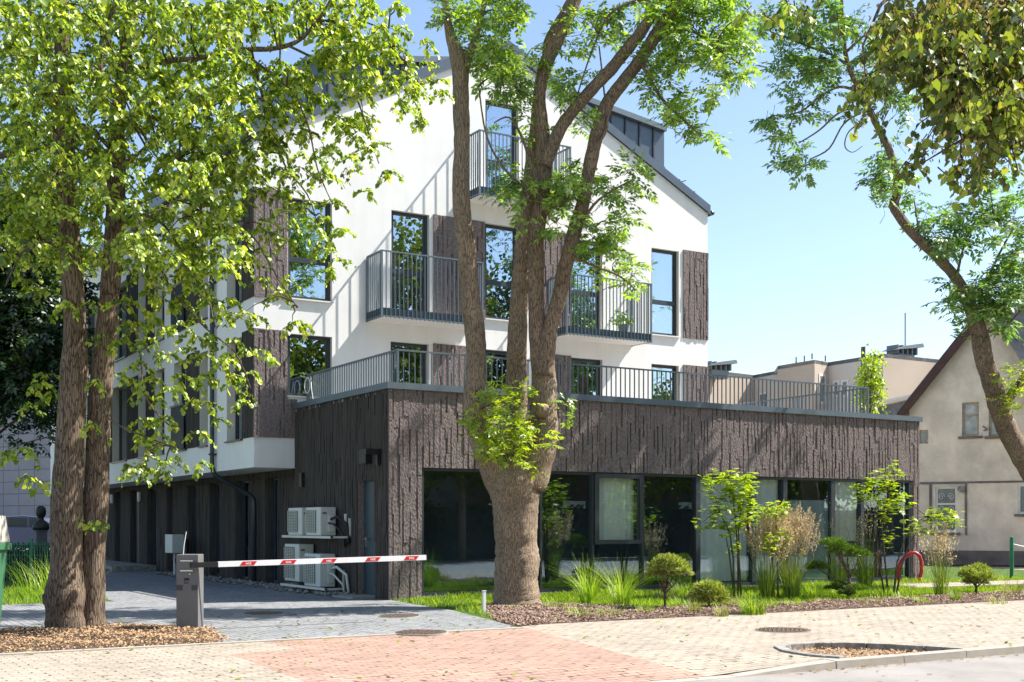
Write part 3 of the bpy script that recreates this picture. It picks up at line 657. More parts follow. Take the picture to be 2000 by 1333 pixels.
# ground-floor wall under the overhang
gw = [(26.64, 27.42), (28.68, 29.6), (30.87, 31.69), (32.97, 33.74), (35.01, 35.81), (37.05, 37.99), (39.04, 40.1), (41.4, 42.2), (43.6, 44.4)]
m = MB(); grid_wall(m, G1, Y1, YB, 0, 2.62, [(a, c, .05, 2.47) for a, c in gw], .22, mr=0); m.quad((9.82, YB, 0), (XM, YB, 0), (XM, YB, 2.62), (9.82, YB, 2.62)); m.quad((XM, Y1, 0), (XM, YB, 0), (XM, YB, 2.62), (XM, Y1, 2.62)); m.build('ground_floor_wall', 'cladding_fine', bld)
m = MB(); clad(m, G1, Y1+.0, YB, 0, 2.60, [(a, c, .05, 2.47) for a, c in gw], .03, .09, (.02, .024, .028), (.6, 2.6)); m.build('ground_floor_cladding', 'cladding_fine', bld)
for i, (a, c) in enumerate(gw):
    if i == 6:
        m = MB(); m.box(9.95, 10.0, a, c, .05, 2.47); o = m.build('entrance_door', 'black', bld); m = MB(); m.tube([(9.88, a+.15, .95), (9.88, a+.15, 1.45)], .018, 6); m.build('handle', 'steel', o); continue
    window('ground_floor_window', G1, a, c, .05, 2.47, d=.14, fr=.05, sill=False, glass='glass_low')
m = MB(); m.box(10.4, 10.5, Y1+.3, YB-.2, 0, 2.6); m.build('interior', 'black', bld)  # black sheet stands for the unlit rooms behind these windows
m = MB(); m.box(8.5, 9.82, 37.0, 43.0, 0, .16); m.box(8.2, 8.5, 37.2, 42.8, 0, .08); m.build('entrance_step', 'stone_pale', bld)
for y in (38.6, 42.2):
    m = MB(); m.lathe((9.70, y, 2.1), [(.05, 0), (.06, .1), (.06, .28), (.03, .3)], 10); m.build('wall_lamp', 'white_metal', bld)
# downpipe
m = MB(); m.tube([(X1-.09, 28.0, 9.6), (X1-.09, 28.0, 6), (X1-.09, 28.0, 2.75), (X1-.06, 28.0, 2.6), (X1, 28.0, 2.52), (9.2, 27.95, 2.3), (9.58, 27.9, 2.08), (9.66, 27.88, 2.0), (9.68, 27.87, 1.9), (9.68, 27.87, .02)], .055, 10)
for z in (8.5, 7.0, 5.5, 4.0, 3.0): m.box(X1-.16, X1-.0, 27.93, 28.07, z, z+.04)
m.build('downpipe', 'frame_grey', bld, smooth=True)
# small fittings on the podium side wall
m = MB(); m.box(X0-.16, X0-.03, 21.3, 21.62, 2.55, 2.82); m.build('vent_box', 'black', bld)
m = MB(); m.box(X0-.35, X0-.03, 20.86, 21.02, 2.7, 2.8); m.box(X0-.1, X0-.03, 20.9, 21.0, 2.5, 2.7); m.build('floodlight', 'black', bld)
m = MB(); m.box(X0-.05, X0-.02, 22.5, 22.58, 1.42, 1.6); m.build('doorbell', 'white_metal', bld)
m = MB(); m.box(X0-.1, X0-.02, 24.75, 24.9, 2.2, 2.5); m.build('meter_box', 'black', bld)

# ------------------------------------------------------------------ air-conditioning units
def ac(y0, y1, z0, z1, label):
    xa, xb = 9.33, 9.66
    t = thing('air_conditioner', ((xa+xb)/2, (y0+y1)/2, z0), label, 'air conditioner', 'outdoor air conditioning units on the side wall')
    m = MB(); m.box(xa, xb, y0, y1, z0, z1); m.build('casing', 'ac_white', t, bevel=.018)
    h = z1-z0; g = MB(); gy0, gy1 = y0+(y1-y0)*.3, y1-.05
    g.box(xa-.012, xa-.002, gy0, gy1, z0+.06, z1-.06); o = g.build('fan_opening', 'ac_dark', t)
    s = MB(); z = z0+.07
    while z < z1-.07: s.box(xa-.03, xa-.016, gy0, gy1, z, z+.008); z += .032
    for yy in np.linspace(gy0, gy1, 6): s.box(xa-.034, xa-.028, yy-.005, yy+.005, z0+.06, z1-.06)
    s.build('grille', 'ac_white', o)
    s = MB(); s.box(xa+.16, xb-.03, y0-.022, y0-.001, z0+.08, z1-.16); s.build('valve_cover', 'white_metal', t, bevel=.01)
    s = MB(); s.box(xa+.04, xa+.13, y0-.006, y0-.001, z1-.14, z1-.1); s.build('label_plate', 'barrier_body', t)
ac(23.93, 24.72, 1.17, 1.74, 'upper left air conditioner on the wall bracket, the farther one')
ac(22.92, 23.71, 1.17, 1.74, 'upper air conditioner on the wall bracket nearest the teal door')
ac(24.1, 24.93, .2, .98, 'tall lower air conditioner, the farther of the bottom pair')
ac(22.95, 23.8, .14, .8, 'lower air conditioner nearest the teal door, just above the paving')
def bracket(y0, y1, z, label):
    m = MB(); m.box(9.3, 9.34, y0, y1, z-.05, z-.002); m.box(9.3, X0-.02, y0, y0+.04, z-.045, z-.004); m.box(9.3, X0-.02, y1-.04, y1, z-.045, z-.004); m.box(X0-.06, X0-.02, y0, y0+.04, z-.05, z+.35)
    tag(m.build('wall_bracket', 'ac_white', origin=(9.5, y0, z)), label, 'bracket', 'brackets carrying the air conditioners')
bracket(22.3, 25.05, 1.165, 'long pale steel bracket under the upper two air conditioners'); bracket(22.6, 25.15, .135, 'low steel bracket under the bottom two air conditioners')
for i, (ya, za) in enumerate(((22.8, 1.5), (22.82, .5))):
    m = MB(); m.tube([(9.55, ya+.1, za), (9.55, ya-.2, za+.05), (9.65, ya-.45, za-.1), (9.68, ya-.5, za-.45), (9.66, ya-.3, za-.5)], .03, 6); m.tube([(9.5, ya+.1, za-.08), (9.5, ya-.15, za-.1), (9.6, ya-.4, za-.3), (9.66, ya-.35, za-.55)], .022, 6)
    tag(m.build('refrigerant_hose', 'black' if i == 0 else 'ac_white', origin=(9.6, ya, za), smooth=True), ['black looped hose beside the upper air conditioners', 'pale looped hose beside the lower air conditioners'][i], 'hose')
# electric cabinet on a stand
t = thing('electric_cabinet', (9.3, 33.1, 0), 'pale grey electric cabinet on a thin post beside the dark side wall', 'cabinet')
m = MB(); m.box(9.1, 9.42, 32.75, 33.45, .62, 1.12); m.build('cabinet', 'ac_white', t, bevel=.015); m = MB(); m.tube([(9.27, 33.1, 0), (9.27, 33.1, .62)], .035, 8); m.build('post', 'ac_white', t)
m = MB(); m.tube([(9.45, 32.6, .75), (9.4, 32.4, .95), (9.35, 32.3, .8), (9.4, 32.4, .5), (9.45, 32.5, .2)], .05, 6); m.build('cable', 'black', t, smooth=True)

# ------------------------------------------------------------------ barrier
t = thing('parking_barrier', (4.72, 16.0, 0), 'grey parking barrier with a white and red striped arm across the driveway', 'barrier')
bu = Vector((.86, -.51, 0)); bn = Vector((-.51, -.86, 0)); bc = Vector((4.72, 16.13, 0))
m = MB(); m.obox(bc, bu, bn, .145, .15, 0, 1.0); m.build('cabinet', 'barrier_body', t, bevel=.012)
m = MB(); p = bc+bn*.152
for s in (-1, 1): q = p+bu*s*.10; m.obox(q, bu, bn, .042, .004, .53, .60)
q = bc-bu*.147; m.obox(q, bn, bu, .08, .004, .53, .60); m.build('tape_strip', 'barrier_tape', t)
for z in (.91, .78):
    m = MB(); q = p; m.obox(q+bn*.03, bu, bn, .08, .006, z, z+.016); [m.obox(q+bu*s*.075+bn*.015, bu, bn, .006, .02, z, z+.016) for s in (-1, 1)]
    m.build('clamp', 'steel', t)
# dark mark on the door: a slanted wedge over a bar, and the lock
m = MB(); y_ = p+bn*.001
def pl(a, z): q = y_+bu*a; return (q.x, q.y, z)
m.quad(pl(-.035, .672), pl(.028, .655), pl(.028, .69), pl(-.035, .69)); m.quad(pl(-.04, .69), pl(-.034, .69), pl(-.034, .62), pl(-.04, .62)); m.quad(pl(-.035, .62), pl(.022, .62), pl(.022, .632), pl(-.035, .632)); m.quad(pl(-.035, .668), pl(-.035, .66), pl(.0, .645), pl(.01, .648))
m.build('door_mark', 'black', t); m = MB(); q = p+bu*.035; m.obox(q, bu, bn, .008, .006, .735, .75); m.build('lock', 'steel', t)
A0 = p-bu*.09+bn*.03+Vector((0, 0, .862)); A1 = Vector((8.12, 15.72, .925)); 
A0 = Vector((4.66, 15.9, .862)); A1 = Vector((8.1, 15.9, .915)); au = (A1-A0); aL = au.length; au.normalize(); an = Vector((0, -1, 0)); az = an.cross(au)*-1
if az.z < 0: az = -az
def bar(mb, s0, s1, h, d, off=0, lean=0):
    P = []
    for dn in (off-d, off+d):
        for s, z in ((s0-lean, -h), (s1-lean, -h), (s1+lean, h), (s0+lean, h)): P.append(A0+au*s+az*z+an*dn)
    mb.add(P, [(0,3,2,1),(4,5,6,7),(0,1,5,4),(1,2,6,5),(2,3,7,6),(3,0,4,7)])
m = MB(); bar(m, .0, .36, .034, .03); m.build('arm_holder', 'black', t)
m = MB(); bar(m, .361, aL, .036, .022); arm = m.build('arm', 'arm_white', t)
F5 = {'N': ['1001','1101','1011','1001','1001'], 'I': ['1','1','1','1','1'], 'C': ['111','100','100','100','111'], 'E': ['111','100','110','100','111']}
for px_ in (484, 562, 641, 727, 802):
    # distance along the arm of the pixel column
    d_ = ray(px_, 1095); tt = 15.9/d_[1]; s_ = (tt*d_[0]-A0.x)/au.x
    m = MB(); bar(m, s_-.10, s_+.10, .027, .0015, .0235, .022); st = m.build('red_marker', 'arm_red', arm)
    m = MB(); x_ = s_-.036
    for ch in 'NICE'[:3]:
        g5 = F5[ch]
        for r_, row in enumerate(g5):
            for c_, v_ in enumerate(row):
                if v_ == '1': 
                    P = [A0+au*(x_+c_*.008+dx)+az*(.012-r_*.0055+dz)+an*.0265 for dx, dz in ((0, -.0055), (.008, -.0055), (.008, 0), (0, 0))]; m.add(P, [(0, 1, 2, 3)])
        x_ += len(g5[0])*.008+.008
    m.build('lettering', 'arm_white', st)
m = MB(); m.tube([(4.62, 16.1, 1.0), (4.63, 16.1, 1.12), (4.66, 16.1, 1.3)], .006, 5); m.build('antenna', 'white_metal', t)
m = MB(); q = bc-bu*.16; m.obox(q, bu, bn, .03, .05, .88, .95); m.build('sensor', 'black', t)

# short white marker post by the ash
m = MB(); m.box(9.41, 9.455, 16.5, 16.545, 0, .36); m.prism([(9.405, 16.495), (9.46, 16.495), (9.46, 16.55), (9.405, 16.55)], .36, .37); tag(m.build('marker_post', 'white_metal', origin=(9.43, 16.52, 0)), 'short white square post at the lawn corner beside the ash trunk', 'post')
# manhole covers
def manhole(c, r, label, dz=.0):
    m = MB(); m.lathe((c[0], c[1], dz-.03), [(r*1.05, 0), (r*1.05, .034), (r*1.02, .036)], 40); o = m.build('manhole_cover', 'kerb_stone', origin=(c[0], c[1], 0)); tag(o, label, 'manhole cover', 'manhole covers')
    m = MB(); m.lathe((c[0], c[1], dz), [(r, .004), (r, .011), (r*.98, .013)], 40)
    k = 9
    for i in range(-k, k+1):
        for j in range(-k, k+1):
            x = i*r/k; y = j*r/k
            if math.hypot(x, y) < r*.92 and (i+j) % 2 == 0: m.box(c[0]+x-.018, c[0]+x+.018, c[1]+y-.018, c[1]+y+.018, dz+.012, dz+.018)
    m.build('lid', 'iron_cover', o)
manhole((11.36, 11.97), .36, 'round iron cover in the beige paving near the tree pit')
manhole((7.08, 14.02), .33, 'round rusty cover at the edge of the red paving and driveway', .012)
manhole((6.55, 18.41), .3, 'round cover in the shaded grey driveway behind the barrier arm')
manhole((8.13, 16.84), .3, 'round cover in the grey driveway near the ash tree')
# ------------------------------------------------------------------ neighbouring house on the right
hu = Vector((.494, -.8695, 0)); hn = Vector((hu.y, -hu.x, 0))      # hn points out of the wall, to the viewer
HB = G(1900, 1098)
if hn.dot(Vector((-HB.x, -HB.y, 0))) < 0: hn = -hn
def H(px, py): return PV(px, py, HB, hu)
def hs(px): p = H(px, 1000); return (p-HB).dot(hu)
def W(s, d, z): q = HB+hu*s-hn*d; return (q.x, q.y, z)
house = thing('plastered_house', W(0, 0, 0), 'old beige rendered gable house with corrugated roof and white windows at right', 'house')
sL = hs(1776); eL = H(1776, 800); ap = H(1926, 612); sA = (ap-HB).dot(hu); pitch = (ap.z-eL.z)/(sA-sL); sR = sA+(sA-sL)*1.25; zR = ap.z-pitch*(sR-sA)
def rect(x0, x1, y0, y1): a = H((x0+x1)/2, y0).z; c = H((x0+x1)/2, y1).z; return (hs(x0), hs(x1), min(a, c), max(a, c))
hw = {'old': rect(1879, 1912, 786, 852), 'old2': rect(1931, 1962, 786, 852), 'small': rect(1792, 1813, 840, 867), 'low': rect(1827, 1869, 951, 1040), 'low2': rect(1988, 2030, 946, 1004)}
m = MB(); grid_wall(m, W, sL, sR, 0, 10, list(hw.values()), .14)
pa = Vector(W(sL, 0, eL.z)); pb = Vector(W(sR, 0, zR)); nl = (Vector((0, 0, 1))-hu*pitch).normalized(); nr_ = (Vector((0, 0, 1))+hu*pitch).normalized()
m = clip_mb(m, [(pa, nl), (pb, nr_)])
dB = 12
for s_, z_ in ((sL, eL.z), (sR, zR)): m.quad(W(s_, 0, 0), W(s_, dB, 0), W(s_, dB, z_), W(s_, 0, z_))
m.quad(W(sL, dB, 0), W(sR, dB, 0), W(sR, dB, zR), W(sL, dB, eL.z)); m.build('wall', ['house_plaster', 'house_plaster'], house)
m = MB(); p4 = [(a, d) for a, d in ((sL-.02, -.04), (sR, -.04))]
def wbox(mb, s0, s1, d0, d1, z0, z1):
    mb.add([W(s0, d0, z0), W(s1, d0, z0), W(s1, d1, z0), W(s0, d1, z0), W(s0, d0, z1), W(s1, d0, z1), W(s1, d1, z1), W(s0, d1, z1)], [(0,3,2,1),(4,5,6,7),(0,1,5,4),(1,2,6,5),(2,3,7,6),(3,0,4,7)])
wbox(m, sL-.02, sR, -.05, .02, -.1, .42); m.build('plinth', 'house_base', house)
m = MB(); zl = H(1850, 943).z; wbox(m, sL, sR, -.035, .02, zl-.04, zl+.03); m.build('string_course', 'house_base', house)
def hwin(k, frm, pane, cross, ornate=False, sill=True):
    a, c, e, f = hw[k]; m = MB(); fw = .075
    wbox(m, a, a+fw, .06, .13, e, f); wbox(m, c-fw, c, .06, .13, e, f); wbox(m, a+fw, c-fw, .06, .13, f-fw, f); wbox(m, a+fw, c-fw, .06, .13, e, e+fw)
    for z in cross: zz = e+(f-e)*z; wbox(m, a+fw, c-fw, .07, .12, zz-.035, zz+.035)
    o = m.build('window', frm, house); g = MB(); wbox(g, a+.04, c-.04, .105, .11, e+.04, f-.04); g.build('pane', pane, o)
    if ornate:
        g = MB()
        for i in range(3):
            for j in range(2):
                cs = a+(c-a)*(.27+.46*j); cz = e+(f-e)*(.2+.29*i); P = []
                for q in range(22): an = q*.45; r = .02+.006*q; P.append(W(cs+(1 if j else -1)*r*math.cos(an)*.8, .03, cz+r*math.sin(an)))
                g.tube(P, .012, 4)
        g.build('window_grille', 'window_white', o)
    if sill: g = MB(); wbox(g, a-.12, c+.12, -.1, .06, e-.1, e-.01); g.build('sill', 'house_base', o)
hwin('old', 'window_old', 'pane_pale', (.62,)); hwin('old2', 'window_old', 'pane_pale', (.62,)); hwin('small', 'window_old', 'pane_dim', (), sill=False)
hwin('low', 'window_white', 'pane_dim', (.62,), True); hwin('low2', 'window_white', 'pane_dim', ())
a, c, e, f = hw['low']; m = MB()
wbox(m, a-.22, a-.12, -.03, .02, e-.1, f+.1); wbox(m, c+.28, c+.36, -.03, .02, e-.1, f+.1); wbox(m, a-.5, c+.36, -.04, .02, f+.1, f+.16); m.build('window_surround', 'house_base', house)
m = MB(); q = Vector(W(c+.17, -.05, f-.1)); m.tube([q, q+hn*.14], .13, 14); m.build('alarm_bell', 'stone_pale', house)
# verge boards and roof sheets
def sloped(mb, s0, z0, s1, z1, d0, d1, t):
    mb.add([W(s0, d0, z0), W(s1, d0, z1), W(s1, d1, z1), W(s0, d1, z0), W(s0, d0, z0+t), W(s1, d0, z1+t), W(s1, d1, z1+t), W(s0, d1, z0+t)], [(0,3,2,1),(4,5,6,7),(0,1,5,4),(1,2,6,5),(2,3,7,6),(3,0,4,7)])
m = MB(); sloped(m, sL-.35, eL.z-.35*pitch-.15, sA, ap.z-.15, -.42, -.32, .42); sloped(m, sA, ap.z-.15, sR+.3, zR-.3*pitch-.15, -.42, -.32, .42); m.build('verge_board', 'verge_brown', house)
def corr(mb, P0, U, V, n, amp=.035, seg=4):   # corrugated sheet: U across the waves, V down the slope
    nn = U.cross(V).normalized(); L_ = U.length; 
    if nn.z < 0: nn = -nn
    for i in range(n*seg+1):
        t = i/(n*seg); q = P0+U*t+nn*(amp*math.sin(2*math.pi*i/seg)); mb.v += [tuple(q), tuple(q+V)]
        if i: k_ = len(mb.v); mb.f.append((k_-4, k_-2, k_-1, k_-3)); mb.m.append(0)
m = MB(); A_ = Vector(W(sA, -.42, ap.z+.3)); corr(m, A_, -hn*12.5, hu*(sR+.35-sA)+Vector((0, 0, -(sR+.35-sA)*pitch)), 60); corr(m, A_, -hn*12.5, hu*(sL-.4-sA)+Vector((0, 0, -(sA-sL+.4)*pitch)), 60)
m.build('roof', 'slate_sheet', house)
# cross wing whose roof slope shows to the right of the gable
xw = Vector((math.cos(math.radians(-8)), math.sin(math.radians(-8)), 0)); Ar = Vector(W(sA, -.45, ap.z+.34)); Br = PD(2016, 742, 43.2)
m = MB(); corr(m, Ar, xw*11, (Br-Ar)*1.5, 44, .05); m.build('roof', 'slate_sheet', house)
cp = PD(1994, 626, 46); m = MB(); m.box(cp.x-.45, cp.x+.45, cp.y-.45, cp.y+.45, cp.z-2.6, cp.z+.35); m.box(cp.x-.55, cp.x+.55, cp.y-.55, cp.y+.55, cp.z+.35, cp.z+.5); m.build('chimney', 'stone_pale', house)
# low shed roof between the podium and the house
sh = thing('shed', (PD(1740, 860, 52)), 'low shed with a grey corrugated roof behind the terrace end', 'shed')
a0 = PD(1690, 798, 55); a1 = PD(1830, 768, 48); b0 = PD(1670, 838, 50); m = MB(); corr(m, a0, a1-a0, Vector((-1.0, -3.2, -1.7)), 26, .05); m.build('roof', 'slate_sheet', sh)
m = MB(); e_ = (a1-a0); pts = [a0+Vector((-1, -3.0, -1.8)), a1+Vector((-1, -3.0, -1.8))]; q0, q1 = pts
q1 = q1.lerp(q0, .35); a1 = a1.lerp(a0, .35); m.prism([(q0.x+.6, q0.y+.6), (q1.x+.6, q1.y+.6), (a1.x, a1.y), (a0.x, a0.y)], 0, q0.z-.05); m.build('wall', 'house_plaster', sh)
a1 = PD(1830, 768, 48); m = MB(); m.tube([a0+Vector((0, 0, .06)), a1+Vector((0, 0, .06))], .12, 6); m.build('ridge_cap', 'far_plaster_pale', sh)

# ------------------------------------------------------------------ flat-roofed apartment blocks far behind
def byz(px, py, z=10.0): return G(px, py, z)
def block(name, pts, back, z, label, mats, wins_=()):
    P = [byz(*p, z) for p in pts]; o = thing(name, (P[0].x, P[0].y, 0), label, 'building', 'flat roofed apartment blocks in the distance')
    poly = [(p.x, p.y) for p in P]+[(P[-1].x+back[0], P[-1].y+back[1]), (P[0].x+back[0], P[0].y+back[1])]
    for i in range(len(P)-1):
        w_ = MB(); w_.quad((*poly[i], 0), (*poly[i+1], 0), (*poly[i+1], z-.01), (*poly[i], z-.01)); w_.build('wall', mats[i % len(mats)], o)  # wall tones alternate: sunlit and shaded look is put into the colour
    r_ = MB(); r_.prism(poly, z-.2, z); r_.build('roof', 'far_trim', o)
    for (px0, px1, py0, py1, i) in wins_:
        A = P[i]; u = (P[i+1]-A); u.z = 0; u.normalize(); a_ = PV(px0, py0, A, u); b_ = PV(px1, py1, A, u); n_ = Vector((u.y, -u.x, 0)); 
        if n_.dot(-A) < 0: n_ = -n_
        q = MB(); c_ = (a_+b_)/2; q.obox((c_.x, c_.y), u, n_, (b_-a_).xy.length/2, .04, min(a_.z, b_.z), max(a_.z, b_.z)); w1 = q.build('window', 'window_white', o)
        q = MB(); c2 = c_+n_*.045; q.obox((c2.x, c2.y), u, n_, (b_-a_).xy.length/2-.12, .01, min(a_.z, b_.z)+.12, max(a_.z, b_.z)-.12); q.build('pane', 'pane_dim', w1)
    return o, P
blk1, P1 = block('distant_apartment_block', [(1340, 717), (1472, 733), (1520, 724)], (6, 14), 10, 'pale beige flat roofed block low behind the left part of the terrace railing', ['far_plaster', 'far_plaster_pale'], [(1483, 1500, 768, 800, 1)])
blk2, P2 = block('distant_apartment_block', [(1519, 715), (1591, 703), (1618, 708)], (8, 10), 10, 'tan projecting block with a narrow dark opening, between the two pale wings', ['far_plaster', 'far_plaster'], [(1599, 1611, 730, 790, 1)])
blk3, P3 = block('distant_apartment_block', [(1618, 708), (1725, 691), (1840, 703), (1870, 697)], (9, 12), 10, 'large pale flat roofed block behind the small tree, with a vent cowl on its roof', ['far_plaster_pale', 'far_plaster', 'far_plaster_pale'], [(1628, 1640, 744, 775, 0), (1644, 1658, 743, 775, 0)])
def cowl(px, py, D, w_, parent):
    c = PD(px, py, D); m = MB(); m.box(c.x-w_*.6, c.x+w_*.6, c.y-.3, c.y+.3, c.z-.6, c.z-.15); m.prismy([(c.x-w_, c.z), (c.x+w_, c.z+.25), (c.x+w_*.9, c.z+.45), (c.x-w_*.3, c.z+.25)], c.y-.6, c.y+.6)
    for i in range(5): x = c.x-w_*.7+i*w_*.35; m.box(x-.04, x+.04, c.y-.38, c.y+.38, c.z-.15, c.z+.3)
    m.build('roof_cowl', 'far_trim', parent)
cowl(1762, 688, 64, 1.0, blk3); cowl(1400, 719, 68, 1.0, blk1)
a = PD(1768, 690, 64); m = MB(); m.tube([a, a+Vector((0, 0, 2.1))], .035, 5); m.build('antenna_mast', 'far_trim', blk3)
m = MB()
for px, py in ((1555, 709), (1571, 706), (1586, 702), (1612, 706)): q = byz(px, py); m.tube([(q.x, q.y, 10), (q.x, q.y, 10.3)], .04, 4)
m.build('roof_vent', 'far_trim', blk2)
q = PD(1686, 800, 48); m = MB(); m.tube([(q.x, q.y, 0), (q.x, q.y, PD(1686, 678, 48).z)], [.13, .09], 7); tag(m.build('utility_pole', 'wood_pole', origin=(q.x, q.y, 0)), 'dark timber pole rising beside the small sunlit tree', 'pole')

# ------------------------------------------------------------------ left background: tiled block, car, fence, bust
tl = thing('tile_clad_building', (8, 64, 0), 'lavender grey tile clad block in shade behind the left tree', 'building')
a = PD(-160, 770, 64); c = PD(128, 770, 58); m = MB(); m.prism([(a.x, a.y), (c.x, c.y), (c.x+6, c.y+12), (a.x+6, a.y+12)], 0, 9.0)
m.build('wall', 'tile_wall', tl)
m = MB(); a2 = PD(-160, 770, 63.7); c2 = PD(132, 770, 57.7); m.prism([(a2.x, a2.y), (c2.x, c2.y), (c2.x+6.4, c2.y+12.5), (a2.x+6, a2.y+12)], 9.0, 9.3); m.build('roof', 'far_trim', tl)
m = MB(); q = PD(60, 1040, 57); m.prism([(q.x-25, q.y-3), (q.x+12, q.y-14), (q.x+12, q.y+8), (q.x-25, q.y+10)], -.1, .26); tag(m.build('car_park', 'asphalt', origin=(q.x, q.y, .2)), kind='structure')
cu_ = Vector((.857, -.5155, 0)); cf = Vector((-.5155, -.857, 0)); cc = PD(72, 1062, 54); cc.z = .26
car = thing('parked_car', cc, 'dark blue estate car parked in front of the tiled block', 'car')
def CP(s, d, z): q = cc+cu_*s+cf*d; return (q.x, q.y, cc.z+z)
def cprof(mb, prof, w0, w1):    # side profile in (s,z) given width
    n = len(prof); mb.add([CP(s, -w0, z) for s, z in prof]+[CP(s, w1, z) for s, z in prof], [tuple(range(n)), tuple(range(2*n-1, n-1, -1))]+[((i+1) % n, i, n+i, n+(i+1) % n) for i in range(n)])
m = MB(); cprof(m, [(-2.2, .3), (2.2, .3), (2.25, .6), (2.1, .82), (1.1, .98), (-1.2, 1.0), (-2.1, .98), (-2.25, .7)], .88, .88); m.build('body', 'car_paint', car, bevel=.03)
m = MB(); cprof(m, [(1.15, .97), (.45, 1.42), (-.3, 1.48), (-1.7, 1.42), (-2.1, .97)], .72, .72); m.build('cabin', 'car_paint', car, bevel=.03)
m = MB()
for pr in ([(1.0, 1.02), (.42, 1.38), (-.05, 1.40), (-.05, 1.02)], [(-.15, 1.02), (-.15, 1.40), (-.95, 1.40), (-1.0, 1.02)], [(-1.08, 1.02), (-1.05, 1.39), (-1.6, 1.36), (-1.88, 1.02)]): cprof(m, pr, .735, .735)
m.build('side_window', 'car_glass', car)
m = MB(); m.tube([CP(.5, .73, 1.44), CP(-.3, .73, 1.5), CP(-1.75, .73, 1.42)], .02, 5); m.build('roof_rail', 'chrome', car)
for s in (-1.4, 1.4):
    m = MB(); m.tube([CP(s, .66, .32), CP(s, .9, .32)], .32, 20); o = m.build('wheel', 'rubber', car); m = MB(); m.tube([CP(s, .9, .32), CP(s, .915, .32)], .21, 12); m.build('rim', 'chrome', o)
m = MB(); m.add([CP(2.19, .6, .62), CP(2.19, .85, .62), CP(2.15, .85, .78), CP(2.15, .6, .78)], [(0, 1, 2, 3)]); m.build('headlight', 'chrome', car)
# green wire fence
fa = PD(-120, 1150, 26.6); fb = PD(150, 1150, 26.6); fu = (fb-fa); fu.z = 0; fL = fu.length; fu.normalize(); fnn = Vector((-fu.y, fu.x, 0))
fence = thing('wire_fence', (fa.x, fa.y, 0), 'green welded wire fence beside the left lawn', 'fence')
m = MB(); i = 0
while i*.055 < fL: q = fa+fu*(i*.055); m.obox((q.x, q.y), fu, fnn, 0.0055, .0055, .02, 1.02); i += 1
for z in (.08, .4, .72, .95): 
    for dn in (-.007, .007): q = fa+fu*fL/2+fnn*dn; m.obox((q.x, q.y), fu, fnn, fL/2, .003, z, z+.008)
m.build('wire_mesh', 'post_green', fence)
for s in (0, fL/3, 2*fL/3, fL): q = fa+fu*s+fnn*.03; m = MB(); m.obox((q.x, q.y), fu, fnn, .03, .025, 0, 1.08); m.build('post', 'post_green', fence)
# bust on a pillar
bq = PD(80, 1052, 29); bust = thing('bust_statue', (bq.x, bq.y, 0), 'dark bronze bust on a grey stone pillar behind the fence', 'statue')
m = MB(); m.box(bq.x-.12, bq.x+.12, bq.y-.12, bq.y+.12, 0, 1.22); m.box(bq.x-.14, bq.x+.14, bq.y-.14, bq.y+.14, 1.22, 1.26); m.build('pillar', 'plinth', bust)
m = MB(); m.lathe((bq.x, bq.y, 1.26), [(.17, 0), (.2, .05), (.19, .12), (.12, .19), (.07, .23), (.065, .29), (.1, .33), (.115, .39), (.12, .46), (.1, .53), (.05, .57)], 18); o = m.build('head_and_shoulders', 'bronze', bust, smooth=True)
m = MB(); q = Vector((bq.x, bq.y, 0))+cf*.115; m.obox((q.x, q.y), cu_, cf, .018, .03, 1.61, 1.68); m.build('nose', 'bronze', o)

# ------------------------------------------------------------------ wheelie bin at the left edge
bq = PD(-68, 1262, 13.9); bq.z = 0; bu2 = Vector((.857, -.5155, 0)); bf2 = Vector((-.5155, -.857, 0))
wb = thing('waste_container', (bq.x, bq.y, 0), 'green wheeled waste container with a beige hood at the left edge', 'bin')
def frustum(mb, c, z0, z1, w0, w1, d0, d1):
    f = lambda a, b, z: tuple(Vector((c.x, c.y, z))+bu2*a+bf2*b)
    mb.add([f(-w0, -d0, z0), f(w0, -d0, z0), f(w0, d0, z0), f(-w0, d0, z0), f(-w1, -d1, z1), f(w1, -d1, z1), f(w1, d1, z1), f(-w1, d1, z1)], [(0,3,2,1),(4,5,6,7),(0,1,5,4),(1,2,6,5),(2,3,7,6),(3,0,4,7)])
m = MB(); frustum(m, bq, .14, 1.10, .27, .33, .3, .38); m.build('body', 'bin_green', wb, bevel=.02)
m = MB(); frustum(m, bq, 1.10, 1.18, .36, .36, .42, .42); m.build('collar', 'bin_green', wb, bevel=.012)
m = MB(); frustum(m, bq, 1.182, 1.50, .35, .34, .41, .3); m.build('hood', 'bin_beige', wb, bevel=.02)
for zc in (.62, .9): m = MB(); m.obox((bq.x+bu2.x*.33, bq.y+bu2.y*.33), bu2, bf2, .03, .05, zc, zc+.1); m.build('side_clamp', 'black', wb)
m = MB(); q = bq+bu2*.22+bf2*.3; m.tube([tuple(q+Vector((0, 0, .11))-bu2*.03), tuple(q+Vector((0, 0, .11))+bu2*.06)], .11, 18); m.build('wheel', 'rubber', wb)
